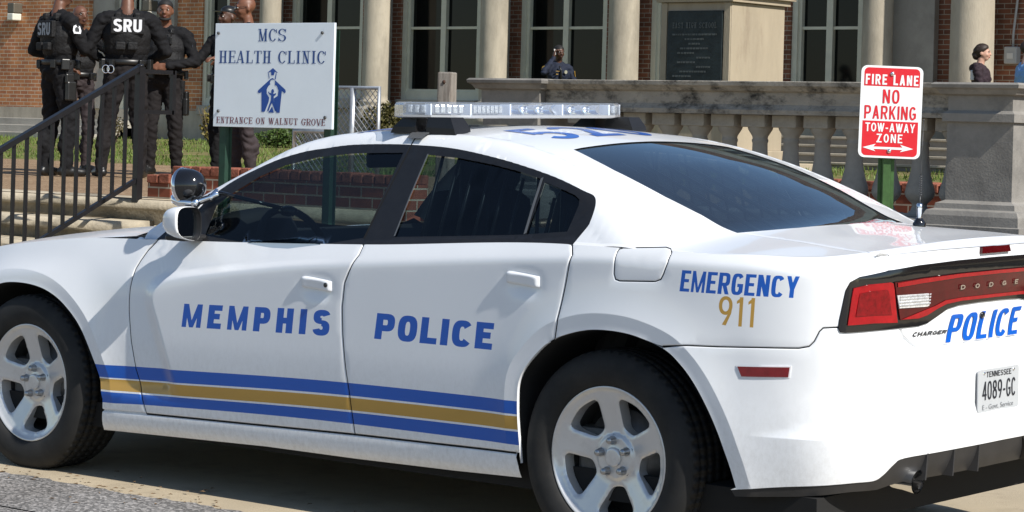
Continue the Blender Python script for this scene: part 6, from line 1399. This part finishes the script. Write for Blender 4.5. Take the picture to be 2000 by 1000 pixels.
def make_vest(root, b=1., f=0., sh=0.):
    P = [('e', (0, .0-sh, 1.30), (.198*b+f*.3, .155*b+f*.5, .20), 'v'), ('e', (0, -.015-f*.3, 1.19), (.186*b+f*.4, .148*b+f*.6, .14), 'v')]
    v = blob('vest', P, dict(v=nylon), root, .014, 2)
    for k in (1, -1): mb = MB(); mb.box((.085*k-.03, -.10-sh, 1.44), (.085*k+.03, .12-sh, 1.512), .02); mb.build('shoulder_strap', nylon, v)
    return v
def vest_gear(v, side, b=1., f=0.):
    s = 1 if side == 'back' else -1; y0 = .150*b
    for x, z, w, h in ((.06, 1.20, .09, .075), (-.05, 1.20, .09, .075)): mb = MB(); mb.box((x-w/2, s*y0-.02, z-h/2), (x+w/2, s*y0+.026, z+h/2), .012); mb.build('pouch', nylon, v)
def back_patch(v, text, z, w, h, ink, y=.165, x0=0.):
    mb = MB(); mb.box((x0-w/2-.025, y-.055, z-h/2-.02), (x0+w/2+.025, y-.004, z+h/2+.02), .01); p = mb.build('name_panel', nylon, v)
    flat_text('lettering', text, [(x0+w/2, y, z-h/2), (x0-w/2, y, z-h/2), (x0-w/2, y, z+h/2), (x0+w/2, y, z+h/2)], ink, p, w=.62, t=.22, th=.2, gap=.10, p=2.4)
def arm_patch(root, c, nrm, m, size=.055, inner=None):
    nrm = Vector(nrm).normalized(); q = nrm.to_track_quat('Z', 'Y').to_matrix().to_4x4(); Mx = Matrix.Translation(Vector(c)) @ q; P = [(-.8, -1), (.8, -1), (1, -.3), (.75, .7), (0, 1.05), (-.75, .7), (-1, -.3)]
    mb = MB(); mb.prism([tuple(Mx @ Vector((a*size*.5, b*size*.5, 0))) for a, b in P], tuple(nrm*.004)); o = mb.build('sleeve_patch', m, root)
    mb = MB(); mb.prism([tuple(Mx @ Vector((a*size*.27, b*size*.27-.002, .0045))) for a, b in P], tuple(nrm*.001)); mb.build('patch_emblem', inner or leather, o)
def holster(root, x, z=.80, y=.0):
    mb = MB(); s = 1 if x > 0 else -1; mb.box((x-.025, y-.05, z-.10), (x+.03, y+.05, z+.08), .015); mb.box((x-.015, y-.03, z+.06), (x+.022, y+.06, z+.15), .012); o = mb.build('holster', leather, root)
    mb = MB(); mb.box((x-.04*s-.02, y-.04, z+.0), (x-.04*s+.02, y+.04, z+.26), .008); mb.build('strap', nylon, o)
sk1, sk2, sk3, sk4 = SK('deep_brown', (.070, .030, .017)), SK('brown', (.125, .055, .032)), SK('warm_brown', (.16, .068, .038)), SK('light', (.52, .30, .22))
# 1 back three-quarter, left elbow out behind
r1, b1, m1 = person('police officer in black seen from behind at left, left elbow out, SRU on back', 108, 344, 124, 1.95, sk2, black_cloth, black_cloth, ((.33, .06, 1.17), (-.27, -.10, 1.18)), ((.14, -.16, 1.09), (-.06, -.27, 1.16)), (((-.8, -.6, 0), (0, 0, -1), .5), ((.9, -.4, .1), (0, 0, -1), .6)), feet=((.12, .02), (-.10, -.06)), head_yaw=-12, build=1.06, group='police officers on the walkway')
hair_cap(b1, m1, hair_m, n=.6); face_parts(b1, m1, (.10, .04, .03)); v1 = make_vest(r1, 1.06); back_patch(v1, 'SRU', 1.36, .20, .115, grey_ink, .168); vest_gear(v1, 'back', 1.06); arm_patch(r1, (-.285, .0, 1.36), (-1, .12, .25), white_ink, .085); holster(r1, -.215)
# 2 facing the camera between the two backs, one arm raised
r2, b2, m2 = person('bald police officer with glasses facing the street, hand raised between two officers in black', 148, 337, 18, 1.79, sk2, black_cloth, brown_cloth, ((.30, -.16, 1.30), (-.30, -.05, 1.17)), ((.16, -.36, 1.47), (-.20, -.25, 1.10)), (((.5, -.3, .8), (0, -1, 0), .5), ((.7, -.6, 0), (0, 0, -1), .6)), head_yaw=8, head_tilt=-6, build=1.0, group='police officers on the walkway')
face_parts(b2, m2, (.09, .035, .03), glasses='wire')
mb = MB(); mb.box((-.03, -.165, 1.26), (.03, -.135, 1.285)); mb.build('name_tag', chrome, r2); v2 = make_vest(r2)
# 3 broad back, hands at the front of the belt
r3, b3, m3 = person('broad police officer with his back turned, large white SRU across the vest', 240, 347, 182, 1.98, sk2, black_cloth, black_cloth2, ((.36, .02, 1.16), (-.36, .02, 1.16)), ((.20, -.15, 1.07), (-.20, -.15, 1.07)), (((-.5, -.8, 0), (0, 0, -1), .6), ((.5, -.8, 0), (0, 0, -1), .6)), feet=((.20, .0), (-.15, .02)), head_yaw=0, build=1.14, group='police officers on the walkway', fat=.02)
hair_cap(b3, m3, hair_m, n=.4); face_parts(b3, m3, (.10, .04, .03)); v3 = make_vest(r3, 1.14, .02); back_patch(v3, 'SRU', 1.385, .255, .115, white_ink, .187); vest_gear(v3, 'back', 1.14)
for k in (1, -1): arm_patch(r3, (.302*k, .02, 1.33), (k, .55, .2), white_ink, .085)
mb = MB()
for dx in (-.022, .022): th = np.linspace(0, 2*math.pi, 21); mb.tube([(.165+dx+.03*math.cos(a), .185+.004*dx, .985+.036*math.sin(a)) for a in th], .0055, 6, caps=False)
tag(mb.build('handcuffs', chrome, r3))
# 4 facing the camera, hands folded at the belt
r4, b4, m4 = person('stocky police officer facing the street, hands folded at his belt, short beard', 315, 343, -14, 1.85, sk3, black_cloth, black_cloth2, ((.33, -.02, 1.17), (-.33, -.02, 1.17)), ((.10, -.24, 1.12), (-.10, -.235, 1.13)), (((-.9, -.2, -.1), (0, 1, -.3), .7), ((.9, -.25, -.2), (0, 1, -.3), .7)), feet=((.15, 0), (-.13, 0)), head_yaw=10, build=1.13, group='police officers on the walkway', fat=.03, toes=(25, -25))
hair_cap(b4, m4, hair_m, n=.9, low=.01); face_parts(b4, m4, (.14, .05, .04)); v4 = make_vest(r4, 1.12, .03); arm_patch(r4, (.302, -.03, 1.34), (1, -.25, .2), nylon, .08, mat('dull_patch', (.05, .06, .09), .7)); holster(r4, .235, .72)
mb = MB()
for i in range(26): a = R(200+140*i/25); mb.ball(m4 @ Vector((.060*math.cos(a), -.030+.062*math.sin(a), -.078-.012*math.sin(R(180*i/25)))), (.010, .009, .014), 8)
mb.build('beard', hair_m, b4, fix=False)
mb = MB(); mb.box((.06, -.185, 1.34), (.115, -.155, 1.42), .008); mb.tube([(.105, -.17, 1.42), (.107, -.17, 1.50)], .005, 6); mb.build('radio', leather, v4)
# 5 bald man with dark glasses behind the sign, 6 man in a cap beside him
r5, b5, m5 = person('bald man in dark glasses standing behind the clinic sign, dark grey trousers', 474, 347, -72, 1.90, sk3, black_cloth, brown_cloth, ((.24, -.02, 1.16), (-.26, -.08, 1.20)), ((.10, -.24, 1.15), (-.10, -.26, 1.18)), (((-.5, -.8, 0), (0, 0, -1), .5), ((.4, -.9, 0), (0, 0, -1), .5)), feet=((.10, .03), (-.12, -.05)), head_yaw=-8, head_tilt=6, build=1.05)
face_parts(b5, m5, (.15, .05, .04), glasses=gloss_black)
r6, b6, m6 = person('man in a black cap behind the clinic sign, hand raised at its left edge', 438, 343, -30, 1.82, sk1, black_cloth, black_cloth, ((.25, -.03, 1.16), (-.30, -.12, 1.20)), ((.12, -.22, 1.10), (-.315, -.33, 1.385)), (((-.5, -.8, 0), (0, 0, -1), .5), ((-.25, -.2, 1), (1, .2, 0), .35)), feet=((.09, .02), (-.09, -.03)), head_yaw=-25, build=1.0)
face_parts(b6, m6, (.07, .03, .025)); hair_cap(b6, m6, leather, n=1.6, low=.045, back=.01)
mb = MB(); mb.prism([tuple(m6 @ Vector((x, y, .058))) for x, y in ((-.066, -.075), (-.06, -.15), (-.03, -.178), (.03, -.178), (.06, -.15), (.066, -.075))], (0, 0, .008)); mb.build('cap_brim', leather, b6)
# 7 officer with the telephone
pp = at(1090, 150, -20.4); pp[2] = ground_z(-20.4)
r7, b7, m7 = person('officer in navy uniform holding a phone to his ear behind the balustrade', 0, 0, 18, 1.63, sk1, navy_cloth, navy_cloth, ((.27, -.05, 1.17), (-.30, -.19, 1.36)), ((.12, -.22, 1.08), (-.115, -.105, 1.60)), (((-.5, -.6, -.4), (0, 0, -1), .5), ((.10, .10, 1), (.9, .0, 0), .7)), base=pp, head_yaw=8, head_tilt=4, build=.95)
hair_cap(b7, m7, hair_m, n=.5); face_parts(b7, m7, (.08, .03, .025)); gold_p = mat('gold_patch', (.50, .30, .04), .5)
arm_patch(r7, (-.268, -.10, 1.42), (-1, -.6, .15), gold_p, .10, mat('patch_brown', (.12, .05, .02), .6)); arm_patch(r7, (.262, -.05, 1.36), (1, -.4, .15), gold_p, .09, mat('patch_brown', (.12, .05, .02), .6))
mb = MB(); mb.prism([(.075+.026*math.cos(a), -.150, 1.38+.03*math.sin(a)) for a in np.linspace(0, 2*math.pi, 9)[:-1]], (0, -.012, 0)); mb.build('badge', mat('silver_badge', (.75, .72, .6), .2, .9), r7)
mb = MB(); mb.box((-.09, -.160, 1.385), (-.03, -.148, 1.395)); mb.box((-.085, -.158, 1.335), (-.05, -.146, 1.35)); mb.build('name_tag', mat('brass_tag', (.6, .38, .12), .3, .8), r7)
mb = MB(); mb.box((-.016, -.010, -.055), (.016, .010, .055), .005, M=Matrix.Translation((-.098, -.10, 1.69)) @ Matrix.Rotation(R(-25), 4, 'X')); tag(mb.build('telephone', leather, None), 'small black phone held to the ear of the navy officer', 'phone').matrix_world = Matrix.Translation(r7.location) @ r7.rotation_euler.to_matrix().to_4x4() @ Matrix.Scale(1.63/1.80, 4)
mb = MB(); mb.tube([(-.03, -.145, 1.47), (0, -.152, 1.40), (0, -.152, 1.2)], [.012, .016, .022], 6); mb.build('tie', leather, r7)
# 8 woman walking right, 9 figure in light blue cut by the frame
pp = at(1916, 150, -20.6); pp[2] = ground_z(-20.6)
plum = mat('dark_plum_jacket', (.028, .018, .024), .8, 0, .3, 10, .25, 0, .5, 20)
r8, b8, m8 = person('woman with short dark hair and dark hooded jacket walking past the far column', 0, 0, 78, 1.63, sk4, plum, black_cloth, ((.24, .02, 1.16), (-.24, -.06, 1.17)), ((.17, -.20, 1.08), (-.17, -.26, 1.10)), (((-.3, -.9, 0), (0, 0, -1), .5), ((.3, -.9, 0), (0, 0, -1), .5)), base=pp, head_yaw=6, build=1.02, belt=False)
hair_cap(b8, m8, mat('dark_brown_hair', (.022, .012, .008), .6, 0, .3, 60), n=2.6, low=-.04, back=-.10); face_parts(b8, m8, (.45, .16, .14), brow=(.03, .018, .012))
hl = blob('hair_back', [('e', (0, .035, 1.70), (.088, .088, .085), 'h'), ('e', (.0, .075, 1.655), (.075, .06, .075), 'h'), ('e', (.045, .0, 1.755), (.05, .07, .04), 'h'), ('e', (-.05, .02, 1.74), (.045, .07, .05), 'h')], dict(h=mat('dark_brown_hair', (.022, .012, .008), .6, 0, .3, 60)), r8, .009, 2, wrinkle=.3)
hood = blob('hood', [('c', (-.10, .06, 1.50), (.10, .06, 1.50), .055, .055, 'h'), ('e', (0, .10, 1.47), (.13, .07, .07), 'h')], dict(h=plum), r8, .014, 2)
mb = MB(); mb.box((-.20, .05, 1.30), (-.165, .11, 1.44), .01); mb.build('pale_strap', white_ink, r8)
pp = at(2006, 150, -20.0); pp[2] = ground_z(-20.0)
lb = mat('light_blue_jacket', (.16, .33, .62), .7, 0, .15, 8)
r9, b9, m9 = person('person in a light blue jacket at the right end of the balustrade', 0, 0, 110, 1.66, sk4, lb, black_cloth, ((.26, .02, 1.16), (-.26, .0, 1.17)), ((.19, -.18, 1.05), (-.19, -.2, 1.06)), (((-.3, -.9, 0), (0, 0, -1), .5), ((.3, -.9, 0), (0, 0, -1), .5)), base=pp, build=1.1, belt=False)
hair_cap(b9, m9, mat('dark_brown_hair', (.022, .012, .008)), n=2, low=-.02, back=-.06); face_parts(b9, m9, (.45, .16, .14))
